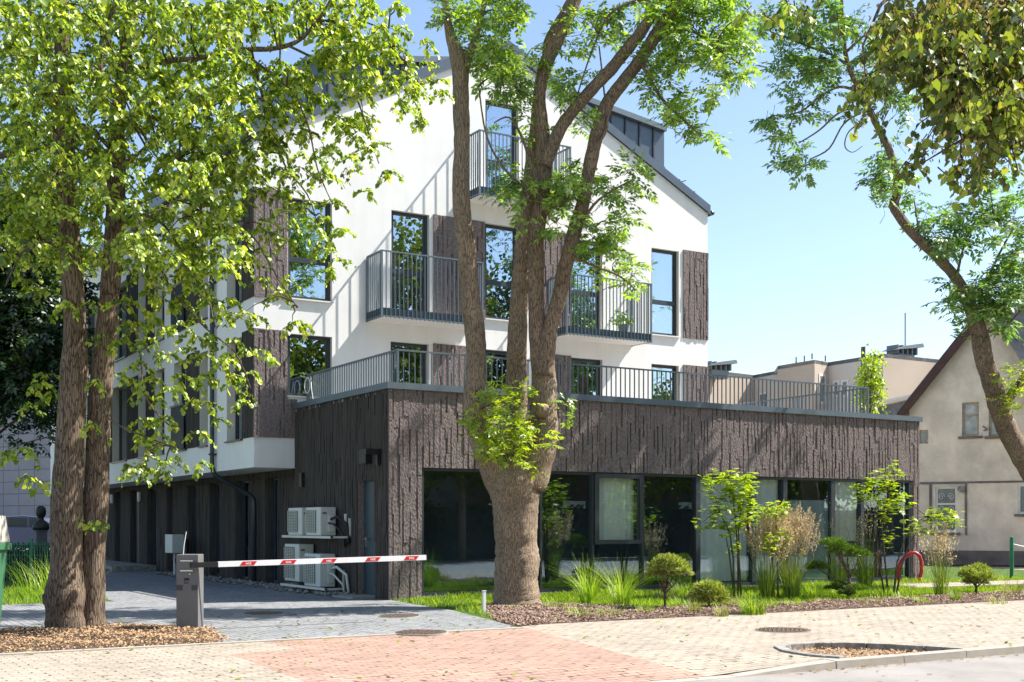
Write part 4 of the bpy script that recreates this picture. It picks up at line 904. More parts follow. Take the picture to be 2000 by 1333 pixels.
# ------------------------------------------------------------------ vegetation helpers
def frames(A, Nn):
    A = A/np.linalg.norm(A, axis=1, keepdims=True); S = np.cross(A, Nn); S /= np.linalg.norm(S, axis=1, keepdims=True)+1e-9; Nn = np.cross(S, A); return A, S, Nn
T_HEART = (np.array([(0, 0, 0), (.36, -.06, .10), (.5, .32, .12), (0, 1.0, -.12), (0, .5, 0), (-.5, .32, .12), (-.36, -.06, .10)]), [(0, 1, 2, 4), (4, 2, 3, 3), (0, 4, 5, 6), (4, 3, 3, 5)])
T_HEART = (np.array([(0, 0, 0), (.42, .02, .10), (.42, .5, .08), (0, 1.0, -.14), (-.42, .5, .08), (-.42, .02, .10)]), [(0, 1, 2, 3), (0, 3, 4, 5)])
T_ROUND = (np.array([(0, 0, 0), (0, .52, -.06), (0, 1.08, -.12), (.40, -.04, .10), (.50, .44, .12), (.24, .84, .02), (-.40, -.04, .10), (-.50, .44, .12), (-.24, .84, .02)]), [(0, 3, 4, 1), (1, 4, 5, 2), (0, 1, 7, 6), (1, 2, 8, 7)])
T_RHOMB = (np.array([(0, 0, 0), (.22, .42, .02), (0, 1, -.08), (-.22, .42, .02)]), [(0, 1, 2, 3)])
def leaves(name, T, P, A, Nn, size, mat, parent, origin=(0, 0, 0), tw=None, twm='twig'):
    P = np.array(P, float); A, S, Nn = frames(np.array(A, float), np.array(Nn, float)); size = np.array(size, float)[:, None]; tv, tf = T
    V = np.concatenate([(P+size*(S*x+A*y+Nn*z))[:, None, :] for x, y, z in tv], 1).reshape(-1, 3)
    n = len(P); F = (np.array(tf)[None]+(np.arange(n)*len(tv))[:, None, None]).reshape(-1, 4)
    if tw is not None and tw.v:
        nl = len(F); F = np.concatenate([F, np.array(tw.f)+len(V)]); V = np.concatenate([V, np.array(tw.v)]); mi = np.zeros(len(F), dtype=np.int32); mi[nl:] = 1
        return npmesh(name, V, F, (mat, twm), parent, origin, mi=mi)
    return npmesh(name, V, F, mat, parent, origin)
class Crown:
    def __init__(s): s.P = []; s.A = []; s.N = []; s.S = []; s.tw = MB()
    def leaf(s, p, a, n, sz): s.P.append(p); s.A.append(a); s.N.append(n); s.S.append(sz)
    def build(s, T, mat, parent, name='crown', twig='twig'):
        leaves(name, T, s.P, s.A, s.N, s.S, mat, parent, tw=s.tw, twm=twig)
def rv(s=1.0): return np.array([NR.normal(0, s), NR.normal(0, s), NR.normal(0, s)])
def spray_broad(cr, p, L, n, ls, dirn=None, droop=.8, twig=True):
    d = np.array([NR.normal(0, .7), NR.normal(0, .7), -droop*NR.uniform(.4, 1.3)]) if dirn is None else np.array(dirn)+rv(.25)
    d /= np.linalg.norm(d); q = np.array(p, float); pts = [tuple(q)]; side = np.cross(d, [0, 0, 1]); side /= np.linalg.norm(side)+1e-6
    for i in range(n):
        q = q+d*(L/n); d = d+np.array([0, 0, -.12])+rv(.08); d /= np.linalg.norm(d); s_ = 1 if i % 2 else -1
        ax = side*s_*.8+d*.4+np.array([0, 0, -.65])+rv(.35); nn = rv(.55)+np.array([.25, -.35, .75]); cr.leaf(q+ax*ls*.35, ax, nn, ls*NR.uniform(.65, 1.25))
        if i % 3 == 2: pts.append(tuple(q))
    if twig and len(pts) > 1: cr.tw.tube(pts, [.006]+[.003]*(len(pts)-1), 3, cap=False)
def spray_tuft(cr, p, L, n, ls, d):
    d = np.array(d)/np.linalg.norm(d); q = np.array(p, float); pts = [tuple(q)]
    for i in range(n):
        q = q+d*(L/n); d = d+np.array([0, 0, -.13])+rv(.06); d /= np.linalg.norm(d); side = np.cross(d, [0, 0, 1]); side /= np.linalg.norm(side)+1e-6
        ax = side*(1 if i % 2 else -1)*.9+d*.7+np.array([0, 0, -.45])+rv(.25); nn = np.array([.3, -.3, 1.0])+rv(.38); cr.leaf(q+rv(.012), ax, nn, ls*NR.uniform(.7, 1.2))
    pts.append(tuple(q)); cr.tw.tube(pts, [.005, .003], 3, cap=False)
def compound(cr, p, d, L, pairs=4, lf=.36, droop=.5):
    """one pinnate leaf: a bent midrib with paired leaflets"""
    d = np.array(d, float); d /= np.linalg.norm(d); up = np.array([0, 0, 1.0])+rv(.35); side = np.cross(d, up); side /= np.linalg.norm(side)+1e-6; q = np.array(p, float)
    for i in range(pairs):
        q = q+d*(L/(pairs+.6)); d = d+np.array([0, 0, -droop*.22]); d /= np.linalg.norm(d); nn = np.cross(side, d)
        for s_ in (-1, 1): cr.leaf(q, side*s_*.85+d*.6+np.array([0, 0, -.12])+rv(.12), nn+rv(.25), L*lf*NR.uniform(.85, 1.15))
    cr.leaf(q+d*L*.05, d, np.cross(side, d), L*lf*1.15)
def limb_near(nodes, p):
    return min(nodes, key=lambda q: (q[0]-p[0])**2+(q[1]-p[1])**2+((q[2]-p[2])*1.2)**2)
def connect(cr, nodes, p, r0=.022, r1=.006, sag=.15):
    q = limb_near(nodes, p); a = Vector(q[:3]); b_ = Vector(p); L_ = (b_-a).length
    pts = []; 
    for i in range(6):
        t = i/5; v = a.lerp(b_, t)+Vector((0, 0, sag*L_*math.sin(t*math.pi)))+Vector((R.uniform(-1, 1), R.uniform(-1, 1), R.uniform(-1, 1)))*(.05*L_*math.sin(t*math.pi)); pts.append(v)
    rr = min(r0, .012+.012*L_); cr.tw.tube(pts, [rr+(r1-rr)*i/5 for i in range(6)], 5, cap=False)
wk = .95     # overall girth factor of the tree being built
def limb(mb, px, D, rnd, n=12, sub=5, jit=.05, knots=.03):
    """px: list of (x, y, width_px[, depth]); Catmull-Rom through the points, in world space"""
    P = []; 
    for q in px:
        d = q[3] if len(q) > 3 else D; v = PD(q[0], q[1], d); P.append((v, q[2]/2*d/FPX*wk))
    out = []; rad = []
    for i in range(len(P)-1):
        p0 = P[max(i-1, 0)]; p1 = P[i]; p2 = P[i+1]; p3 = P[min(i+2, len(P)-1)]
        for k in range(sub):
            t = k/sub; f = lambda a, b, c, d: .5*((2*b)+(-a+c)*t+(2*a-5*b+4*c-d)*t*t+(-a+3*b-3*c+d)*t**3)
            out.append(Vector([f(p0[0][j], p1[0][j], p2[0][j], p3[0][j]) for j in range(3)])); rad.append(max(.004, f(p0[1], p1[1], p2[1], p3[1])*(1+rnd.uniform(-knots, knots))))
    out.append(P[-1][0]); rad.append(P[-1][1]); mb.tube(out, rad, n, jit=jit, rnd=rnd); return [(v.x, v.y, v.z) for v in out]

# ------------------------------------------------------------------ ash tree in the middle
D = 20.8
b0_ = G(1010, 1186); ash = thing('ash_tree', (b0_.x, b0_.y, 0), 'stout ash tree with three forking limbs rising in front of the gable', 'tree', 'street trees')
m = MB(); rn = random.Random(3)
nodes = []
m1 = MB()
limb(m1, [(1011, 1200, 120), (1010, 1186, 108), (1009, 1165, 96), (1008, 1130, 90), (1010, 1090, 90), (1008, 1060, 88), (1007, 1010, 90), (1007, 975, 98), (1006, 948, 106), (1006, 925, 92), (1007, 895, 56), (1008, 870, 20)], D, rn, 22, 5, .035)
m1.tube([PD(1022, 1150, D), PD(1032, 1115, D-.02), PD(1038, 1092, D-.02), PD(1036, 1070, D), PD(1022, 1040, D)], [.08, .15, .155, .12, .05], 12)
m1.tube([PD(1025, 1195, D), PD(1034, 1178, D-.1), PD(1032, 1155, D-.1), PD(1015, 1130, D)], [.12, .19, .16, .05], 12)
m1.tube([PD(985, 1200, D), PD(985, 1178, D-.1), PD(995, 1140, D)], [.16, .18, .05], 12)
nodes += limb(m1, [(988, 965, 66), (961, 905, 60), (943, 862, 54), (930, 820, 50), (926, 780, 46), (929, 740, 42), (930, 700, 42), (928, 650, 42), (921, 600, 40), (915, 540, 39), (911, 480, 38), (903, 420, 37), (900, 370, 36), (901, 320, 34), (902, 260, 33), (900, 200, 34), (899, 150, 35), (893, 110, 33), (880, 70, 22), (873, 30, 15), (868, -30, 13), (870, -160, 9)], D, rn, 14, 4)
nodes += limb(m1, [(899, 150, 26), (915, 110, 20), (930, 70, 14), (945, 10, 11), (960, -80, 8)], D, rn, 9, 4)
nodes += limb(m1, [(1012, 940, 60, 21.0), (1008, 880, 50, 21.25), (1006, 830, 46, 21.3), (1008, 780, 45, 21.3), (1009, 730, 44, 21.25), (1010, 670, 42), (1013, 600, 38), (1018, 530, 36), (1022, 470, 33), (1030, 400, 31), (1038, 330, 30), (1046, 260, 27), (1052, 190, 24)], D+.35, rn, 13, 4)
nodes += limb(m1, [(1030, 950, 76), (1048, 900, 70), (1058, 860, 64), (1062, 820, 58), (1062, 780, 54), (1062, 740, 52), (1060, 700, 46)], D, rn, 14, 4)
q = PD(1066, 803, D-.32); m1.tube([q-Vector((.05, -.1, 0)), q+Vector((-.02, -.06, .02))], [.14, .09], 10)
trunk = m1.build('trunk', 'bark_ash', ash, smooth=True)
m2 = MB()
nodes += limb(m2, [(1060, 720, 48), (1052, 660, 40), (1047, 600, 33), (1047, 530, 33), (1048, 470, 31), (1057, 400, 30), (1063, 340, 32), (1062, 300, 34), (1058, 240, 27), (1053, 190, 26), (1060, 150, 27), (1072, 110, 30), (1080, 85, 40), (1092, 60, 36), (1110, 25, 32), (1130, -20, 28), (1160, -110, 20), (1180, -220, 12)], D, rn, 13, 4)
nodes += limb(m2, [(1063, 325, 28), (1078, 288, 28), (1098, 245, 26), (1130, 205, 25), (1165, 165, 25), (1195, 134, 25), (1222, 100, 25), (1250, 66, 24), (1275, 25, 22), (1292, -15, 20), (1320, -90, 14), (1340, -190, 9)], D-.15, rn, 12, 4)
nodes += limb(m2, [(1060, 735, 44), (1068, 680, 36), (1078, 630, 31), (1092, 580, 31), (1102, 530, 31), (1115, 480, 31), (1125, 440, 29), (1138, 400, 28), (1147, 350, 27), (1156, 305, 28), (1168, 255, 28), (1188, 200, 28), (1222, 155, 27), (1252, 115, 26), (1280, 70, 28), (1305, 35, 28), (1335, -20, 24), (1370, -100, 16), (1400, -200, 9)], D-.1, rn, 12, 4)
for br in ([(1070, 420, 8), (1040, 330, 7), (1020, 270, 6), (995, 230, 4), (965, 240, 3)], [(1125, 455, 9), (1160, 400, 6), (1200, 370, 4), (1240, 350, 3)], [(1160, 290, 8), (1185, 250, 6), (1180, 180, 4), (1170, 90, 3)], [(1250, 120, 9), (1290, 190, 7), (1330, 230, 5), (1370, 265, 3)], [(1290, 60, 10), (1350, 60, 7), (1410, 100, 5), (1450, 130, 3)], [(1040, 380, 7), (985, 330, 5), (950, 265, 4), (935, 170, 3)], [(1115, 500, 8), (1160, 520, 5), (1210, 540, 4), (1245, 570, 3)], [(1075, 410, 8), (1120, 380, 5), (1110, 350, 3)], [(1290, -10, 9), (1200, 20, 6), (1160, 90, 4), (1120, 210, 3)]):
    nodes += limb(m2, br, D-.2, rn, 7, 4)
m2.build('limbs', 'bark_ash_dark', ash, smooth=True)
cr = Crown()
def blobs(cr, nodes, lst, D, L, per, depth, pairs=4, lf=.36, conn=.12, droop=.5, out=True):
    for q in lst:
        x, y, rx, ry = q[0], q[1], q[2]*.78, q[3]*.78; k = 1.35*(q[4] if len(q) > 4 else 1.0); dd = q[5] if len(q) > 5 else 0
        n = int(per*k*math.pi*rx*ry/1000)+1; cpt = PD(x, y, D+dd)
        ns = max(1, n//5)
        for s in range(ns):          # shoots, each carrying five compound leaves
            an = NR.uniform(0, 6.28); rr = math.sqrt(NR.random()); dz = NR.normal(0, depth)
            p = PD(x+rx*rr*math.cos(an)*.9, y+ry*rr*math.sin(an)*.85-6, D+dd+dz); pv = np.array(p[:])
            od = pv-np.array(cpt[:])+rv(.25); od /= np.linalg.norm(od)+1e-6
            for i in range(5):
                a = od*.5+np.array([NR.normal(0, .8), NR.normal(0, .8), NR.uniform(-.45, .5)]); compound(cr, pv+rv(.05), a, L*NR.uniform(.75, 1.2), pairs, lf, droop)
            if NR.random() < conn: connect(cr, nodes, tuple(pv), .02, .005)
            else: cr.tw.tube([tuple(pv-od*L*.9), tuple(pv-od*L*.4+rv(.02)), tuple(pv)], [.007, .005, .004], 3, cap=False)
ashb = [(895, 30, 48, 40), (955, 40, 55, 48), (1005, 25, 35, 40), (930, 85, 36, 35), (945, 140, 42, 38), (985, 110, 45, 36), (1030, 135, 50, 32), (1010, 185, 40, 28), (985, 165, 38, 30), (1022, 225, 26, 20, .6), (1038, 268, 22, 28, .8),
 (1104, 200, 30, 44, .8), (1085, 160, 20, 26, .6), (1105, 95, 28, 32, .8), (1150, 60, 42, 60, .75), (1185, 40, 30, 40, .7), (1150, 145, 30, 28, .6), (1215, 60, 26, 40, .6), (1140, 235, 28, 24, .5), (1120, 255, 26, 26, .8),
 (1290, 60, 50, 50, .9), (1350, 50, 55, 50), (1420, 60, 50, 50), (1330, 110, 55, 40), (1400, 120, 55, 35), (1440, 140, 35, 25), (1270, 130, 40, 40), (1280, 180, 34, 30), (1300, 220, 26, 26), (1345, 215, 34, 28), (1335, 255, 30, 28), (1375, 270, 32, 24), (1385, 180, 40, 22, .7), (1440, 100, 40, 40), (1370, 5, 80, 30), (1270, 10, 40, 40, .8),
 (1012, 365, 32, 28, 1.0), (985, 385, 24, 20), (1040, 385, 28, 34), (1035, 425, 20, 25), (1100, 350, 34, 32, 1.1), (1090, 400, 34, 36), (1080, 445, 26, 26), (1145, 350, 30, 34), (1120, 390, 30, 30, .8), (1190, 365, 30, 28), (1235, 345, 32, 30), (1225, 390, 26, 32), (1215, 435, 28, 28), (1180, 455, 34, 30), (1150, 480, 28, 30), (1200, 490, 36, 24, .8), (1175, 530, 24, 24, .9), (1225, 535, 32, 22, .9), (1230, 565, 22, 24), (1175, 495, 30, 30), (1135, 430, 22, 30, .8)]
blobs(cr, nodes, ashb, D, .29, 13, .42, 4, .38, .07)
# the crown goes on above the picture
blobs(cr, nodes, [(900+i*55, -40-55*(i % 3), 70, 60, .7) for i in range(11)]+[(960+i*60, -190-50*(i % 2), 80, 70, .6) for i in range(8)], D, .26, 5, 1.3, 3, .42, .1)
cr.build(T_RHOMB, 'leaf_ash', ash, twig='twig_grey')
cr = Crown()     # bright suckers at the fork
blobs(cr, nodes, [(985, 768, 34, 26, 1.2), (950, 780, 24, 20), (968, 815, 42, 26, 1.2), (935, 850, 40, 22, 1.1), (990, 850, 40, 26, 1.2), (1040, 850, 40, 18), (1080, 862, 26, 12), (1000, 885, 40, 24, 1.2), (960, 895, 40, 16), (925, 880, 22, 12), (1015, 910, 20, 14), (1030, 790, 12, 40, .9), (1050, 925, 8, 6), (985, 800, 30, 24), (1000, 840, 34, 30), (960, 868, 34, 20), (1020, 870, 34, 18), (985, 905, 24, 14)], D-.6, .2, 12, .25, 3, .46, .2, .3)
cr.build(T_RHOMB, 'leaf_bright', ash, name='sucker_shoots')
cr = Crown(); blobs(cr, nodes, [(1105, 800, 24, 16), (1112, 830, 22, 16), (1090, 790, 20, 12)], D-.3, .22, 9, .15, 4, .36, .5, .5); cr.build(T_RHOMB, 'leaf_ash', ash, name='suckers')

# ------------------------------------------------------------------ twin linden trunks on the left
D = 16.3
b0_ = G(148, 1228); lin = thing('linden_tree', (b0_.x, b0_.y, 0), 'twin-trunked linden tree with drooping bright leaves filling the upper left', 'tree', 'street trees')
m = MB(); rn = random.Random(8); nodes = []
wk = .93
nodes += limb(m, [(130, 1245, 92), (128, 1228, 84), (126, 1195, 76), (127, 1165, 84), (130, 1100, 66), (130, 1000, 66), (135, 900, 62), (141, 800, 57), (145, 720, 56), (147, 650, 46), (142, 560, 44), (137, 480, 44), (132, 400, 42), (128, 320, 42), (123, 250, 44), (122, 190, 46), (124, 130, 36), (121, 60, 32), (118, 0, 30), (110, -120, 24), (100, -260, 14)], D, rn, 20, 4, .03)
nodes += limb(m, [(178, 1240, 72), (178, 1210, 60), (180, 1160, 54), (182, 1080, 50), (188, 1000, 50), (190, 900, 50), (195, 800, 48), (200, 720, 46), (208, 640, 42), (215, 560, 40), (222, 480, 40), (226, 400, 38), (228, 320, 38), (228, 260, 32), (234, 190, 28), (245, 110, 27), (256, 30, 28), (268, -60, 22), (290, -200, 12)], D+.25, rn, 18, 4, .03)
q = PD(100, 1170, D-.05); m.lathe(tuple(q), [(.03, -.14), (.11, -.06), (.12, .05), (.03, .14)], 10)
m.build('trunk', 'bark_linden', lin, smooth=True)
m = MB()
for br in ([(128, 290, 20), (95, 289, 15), (55, 292, 13), (20, 300, 12), (-40, 320, 9)], [(125, 80, 14), (80, 40, 12), (40, 20, 9), (0, 25, 7)], [(122, 190, 18), (160, 130, 14), (190, 160, 15), (196, 110, 14), (205, 60, 11), (230, 0, 9)],
           [(240, 150, 18), (280, 130, 14), (340, 118, 11), (380, 116, 10), (420, 107, 10), (480, 97, 11), (530, 96, 10), (575, 84, 9), (605, 60, 8), (635, 20, 6), (660, -30, 4)],
           [(600, 62, 5), (640, 55, 4), (680, 40, 3), (730, 50, 3), (780, 90, 2), (800, 150, 2)], [(490, 97, 8), (500, 140, 7), (516, 200, 7), (520, 240, 6), (545, 290, 5), (560, 330, 4), (600, 380, 3), (618, 430, 2)], [(520, 190, 6), (540, 160, 5), (547, 110, 4), (545, 40, 3)],
           [(230, 260, 13), (260, 225, 8), (310, 200, 7), (350, 195, 6), (420, 260, 5), (470, 330, 4)], [(228, 330, 12), (270, 300, 7), (300, 280, 6), (340, 300, 5), (360, 360, 4), (400, 420, 3)], [(225, 450, 11), (270, 420, 7), (320, 440, 6), (360, 500, 5), (400, 560, 4), (420, 640, 3)],
           [(200, 620, 9), (260, 640, 5), (275, 700, 4), (280, 760, 3), (300, 800, 3), (340, 840, 3)], [(140, 500, 10), (80, 470, 6), (40, 500, 4), (10, 560, 3)], [(470, 100, 6), (560, 170, 5), (600, 240, 4), (620, 330, 3), (650, 400, 2)], [(560, 88, 6), (640, 130, 5), (690, 180, 4), (720, 260, 3), (740, 320, 2)], [(460, 420, 4), (500, 470, 3.5), (540, 540, 3), (580, 600, 2)], [(330, 560, 4), (400, 640, 3.5), (460, 690, 3), (490, 760, 2)], [(190, 800, 5), (230, 830, 4), (300, 860, 3), (360, 880, 2)]):
    nodes += limb(m, br, D+rn.uniform(-.6, .3), rn, 8, 4)
m.build('limbs', 'bark_linden', lin, smooth=True)
GRID = ["9999999999999999993200", "9999999999999999998600", "9999999999999889999830", "9999999999999884474850", "9999999999996986783574", "9999999989998974761552", "9999996699988861560000", "9999995599988644474000",
 "9999996699998656332000", "9999997899995542540000", "9999989899982377000000", "9899979899985246200000", "7699989999875214500000", "4488989999866503400000", "1147688888765630000000", "0056566777566270000000",
 "0055566767662100000000", "0454576567776000000000", "0474577665766000000000", "0663355344552000000000", "0122563222400000000000", "3122677776403000000000", "5521677776000000000000", "2330044650000000000000"]
cr = Crown()
for r_, row in enumerate(GRID):
    for c_, ch in enumerate(row):
        d_ = int(ch)/9.0
        if d_ == 0: continue
        edge = r_ > 12 or c_ > 11; n = (d_*d_*4.8+d_*.9)*(.42 if r_ > 12 else .8 if r_ > 8 and c_ > 7 else 1.0)
        n = int(n)+(NR.random() < n % 1)
        for k in range(n):
            px = (c_+NR.random())*40; py = (r_+NR.random()*.9-.12)*40; dz = NR.normal(-.15, .55 if edge else 1.15)
            if 95 < px < 240 and py > 400 and dz < .3 and NR.random() < .72: continue
            if 320 < px < 430 and 85 < py < 125 and dz < .5: continue
            if 480 < px < 610 and 55 < py < 110 and dz < .5: continue
            p = PD(px, py, D+dz); a0 = NR.uniform(0, 6.28); ls = NR.uniform(.05, .074)
            for j in range(3):        # a tuft: short shoots spreading level, then drooping at the tip
                an = a0+j*2.1+NR.normal(0, .4); dr = np.array([math.cos(an), math.sin(an), NR.uniform(-.55, .12)])
                spray_tuft(cr, p, NR.uniform(.16, .30), 10, ls, dr)
            if NR.random() < .12: connect(cr, nodes, tuple(p), .016, .004)
for q in ((185, 1022, 3), (205, 1020, 1), (168, 1010, 1), (80, 945, 2), (100, 940, 1)): 
    for k in range(q[2]): spray_broad(cr, PD(q[0]+NR.uniform(-8, 8), q[1]-8, D-.6), .14, 4, .09)
# above and beside the frame
for k in range(620):
    px = NR.uniform(-420, 760); py = NR.uniform(-420, -45) if px > -40 else NR.uniform(-420, 620); dz = NR.normal(0, 1.9)
    spray_broad(cr, PD(px, py, D+dz), .45, 8, .095, twig=False)
cr.build(T_ROUND, 'leaf_linden', lin)

# ------------------------------------------------------------------ leaning ash at the right edge
D = 27.0
b0_ = G(2095, 1148); as2 = thing('ash_tree', (b0_.x, b0_.y, 0), 'slender leaning ash tree curving in from the right edge of the picture', 'tree', 'street trees')
m = MB(); rn = random.Random(21); nodes = []
wk = .84
nodes += limb(m, [(2098, 1160, 66), (2092, 1110, 56), (2070, 1040, 52), (2035, 960, 50), (1998, 895, 48), (1970, 845, 48), (1952, 800, 46), (1938, 750, 44), (1922, 700, 42), (1912, 650, 38), (1895, 600, 31), (1868, 545, 25), (1828, 500, 23), (1786, 460, 22), (1758, 425, 22), (1746, 400, 23), (1755, 370, 19), (1750, 335, 18), (1735, 290, 16), (1712, 245, 14), (1696, 215, 13), (1680, 180, 12), (1657, 130, 11), (1648, 80, 10), (1644, 20, 9), (1642, -80, 6)], D, rn, 14, 5)
nodes += limb(m, [(1950, 800, 26), (1985, 760, 20), (2020, 700, 16), (2060, 600, 12), (2080, 480, 9), (2090, 300, 6)], D, rn, 9, 4)
for br in ([(1657, 130, 8), (1630, 110, 6), (1590, 95, 5), (1550, 80, 4), (1500, 60, 3)], [(1680, 180, 8), (1640, 170, 6), (1600, 190, 5), (1570, 215, 4), (1540, 225, 3)], [(1690, 205, 7), (1640, 220, 5), (1600, 255, 4), (1560, 280, 3)], [(1695, 215, 6), (1650, 240, 4), (1620, 290, 4), (1585, 310, 3)], [(1655, 100, 7), (1700, 60, 5), (1760, 20, 4), (1800, -20, 3)], [(1700, 230, 6), (1660, 255, 3), (1650, 285, 3), (1665, 298, 2), (1685, 285, 1.5)], [(1796, 470, 6), (1790, 420, 4), (1785, 390, 3)], [(1895, 590, 10), (1930, 540, 7), (1960, 480, 5), (1990, 430, 4)], [(1868, 545, 8), (1880, 490, 5), (1900, 440, 4), (1940, 400, 3)], [(1940, 420, 4), (1935, 380, 3), (1928, 350, 2)], [(1920, 650, 8), (1960, 640, 5), (2000, 600, 4)], [(1560, 200, 3), (1545, 240, 2.5), (1530, 290, 2)]):
    nodes += limb(m, br, D, rn, 7, 4)
m.build('trunk', 'bark_ash_dark', as2, smooth=True)
cr = Crown(); z = lambda x, y, rx, ry, k=1.0, dd=0: (1440+x*.42, y*.42, rx*.42, ry*.42, k, dd)
rb = [z(130, 120, 60, 60, .5), z(60, 130, 60, 40, .6), z(200, 110, 80, 60, .75), z(300, 80, 90, 60, .7), z(330, 170, 100, 70, .75), z(220, 230, 70, 60, .85), z(430, 60, 80, 60, .7), z(450, 160, 80, 70, .7), z(200, 330, 55, 40), z(270, 290, 60, 50, .8), z(380, 270, 80, 60, .8), z(330, 370, 80, 45, .9), z(430, 350, 70, 60, .9), z(210, 425, 42, 26), z(290, 455, 50, 28, .8), z(250, 490, 44, 22, .6), z(420, 450, 60, 40, .7), z(340, 540, 44, 34), z(250, 555, 50, 28), z(160, 575, 66, 34), z(150, 600, 50, 26), z(200, 650, 48, 40), z(215, 690, 34, 22), z(280, 735, 60, 34), z(245, 790, 60, 50), z(320, 790, 44, 40), z(540, 460, 50, 50, .8), z(530, 560, 36, 26, .8), z(600, 400, 60, 60, .8), z(690, 440, 80, 60, .9), z(780, 370, 80, 80, .9), z(830, 470, 50, 50, .9), z(780, 545, 34, 28), z(740, 300, 90, 70, .7), z(600, 250, 90, 70, .6), z(560, 120, 90, 80, .6),
 z(660, 800, 50, 60), z(640, 860, 55, 48), z(690, 900, 50, 55), z(700, 740, 40, 40), z(740, 700, 26, 26), z(790, 840, 40, 50, .9), z(800, 910, 44, 36, .8), z(700, 990, 26, 16), z(840, 980, 36, 36, .8), z(850, 1060, 40, 50), z(900, 1110, 50, 50), z(940, 1020, 56, 34), z(1010, 970, 40, 28), z(980, 1110, 60, 60), z(1080, 1050, 70, 70), z(1180, 1030, 80, 70), z(1150, 960, 44, 34), z(1140, 860, 56, 34), z(1180, 830, 44, 36, .9), z(1210, 790, 26, 20), z(1280, 940, 60, 60), z(1300, 1040, 60, 60), z(1050, 1150, 60, 50), z(960, 1190, 50, 40), z(1180, 1140, 70, 44, .8), z(1290, 1160, 50, 50), z(1250, 1250, 44, 40), z(1310, 1230, 50, 44), z(1260, 870, 26, 26)]
rb += [(1862, 598, 28, 22), (1880, 570, 26, 20), (1915, 575, 34, 28), (1950, 560, 36, 30), (1930, 610, 44, 26), (1975, 600, 34, 36), (1990, 560, 24, 40), (1965, 640, 26, 16), (1900, 625, 28, 14), (1990, 520, 24, 30), (1880, 665, 10, 10), (1850, 560, 14, 8, .6)]
blobs(cr, nodes, rb, D, .33, 20, .5, 4, .42, .05)
blobs(cr, nodes, [(1560+i*60, -50-50*(i % 3), 80, 60, .6) for i in range(9)]+[(2060, 100+i*90, 60, 60, .7) for i in range(7)]+[(2150, 60+i*100, 60, 60, .7) for i in range(6)]+[(1600+i*80, -190, 90, 80, .6) for i in range(7)], D, .32, 3.5, 1.6, 3, .42, .05)
cr.build(T_RHOMB, 'leaf_ash_blue', as2, twig='twig_grey')
cr = Crown(); blobs(cr, nodes, [(1968, 735, 30, 26), (1990, 765, 26, 36), (1960, 775, 22, 26), (1985, 810, 24, 26), (1948, 752, 14, 12), (2010, 740, 30, 40)], D-.5, .2, 14, .25, 3, .42, .3, .3); cr.build(T_RHOMB, 'leaf_bright', as2, name='sucker_shoots')

# ------------------------------------------------------------------ linden hanging into the upper right, close to the camera
D = 8.5
tb = Vector((12.2, 3.6, -.15)); l2 = thing('linden_tree', tb, 'shaded linden branches with pale bracts hanging over the upper right corner', 'tree', 'street trees')
m = MB(); rn = random.Random(5); nodes = []
m.tube([tb, tb+Vector((0, 0, .5)), tb+Vector((.05, 0, 2.5)), tb+Vector((-.1, .1, 5)), tb+Vector((-.3, .2, 8))], [.34, .27, .24, .2, .1], 16, jit=.04, rnd=rn); m.build('trunk', 'bark_linden', l2, smooth=True)
m = MB(); st = [(tb+Vector((-.05, .05, z_))) for z_ in (3.4, 4.4, 5.2)]
for s_, pts in ((st[0], [(2050, 330, 10.2), (1960, 245, 8.8), (1900, 262, 8.5), (1850, 290, 8.3), (1800, 320, 8.3)]), (st[1], [(2060, 60, 10), (1950, 60, 8.8), (1860, 80, 8.6), (1790, 20, 8.4)]), (st[2], [(2000, -120, 9.5), (1800, -60, 8.6), (1720, 10, 8.4), (1685, 90, 8.4), (1690, 150, 8.4)]), (st[0], [(2050, 300, 10), (2010, 230, 8.6), (1985, 170, 8.5), (1975, 90, 8.5)])):
    P = [s_]+[PD(*q) for q in pts]; m.tube(P, [.07, .05, .022, .012, .008, .004][:len(P)], 7); nodes += [tuple(v) for v in P[1:]]; nodes += [tuple(P[i].lerp(P[i+1], .5)) for i in range(1, len(P)-1)]
m.build('limbs', 'bark_linden', l2, smooth=True)
cr = Crown(); bc_ = Crown()
hang = [z(1000, 120, 150, 130, 2.4), z(1250, 120, 130, 130, 3), z(1000, 330, 120, 100, 2.4), z(1200, 340, 140, 130, 3), z(1300, 450, 70, 110, 2.6), z(1080, 460, 100, 70, 2), z(1180, 500, 100, 50, 1.8), z(1000, 520, 40, 26, .8), z(1280, 560, 60, 40, 1.2), z(780, 80, 120, 80, .8), z(830, 230, 80, 80, 1.1), z(680, 330, 90, 60, .8), z(640, 400, 60, 44, .6), z(610, 520, 50, 26, .6), z(700, 520, 20, 24, .4), z(700, 220, 70, 80, .6), z(560, 400, 40, 40, .6),
 z(890, 540, 26, 20, .9), z(940, 600, 44, 36, .9), z(890, 650, 40, 30, .8), z(860, 730, 50, 26, .9), z(790, 750, 26, 26, .9), z(930, 790, 24, 18, .8), z(1040, 770, 40, 24, .8), z(1000, 680, 50, 30, .5), z(1080, 680, 50, 34, .7), z(1160, 650, 60, 60, 1), z(1150, 750, 50, 50, 1), z(1200, 620, 40, 40, .9), z(1280, 660, 50, 50, .6), z(1140, 790, 40, 20, .6), z(1270, 740, 20, 16, .8),
 z(440, 45, 24, 16, .7), z(350, 20, 50, 20, .8), z(250, 5, 70, 12, .9), z(110, 60, 30, 24, .7), z(90, 20, 40, 16, .5)]
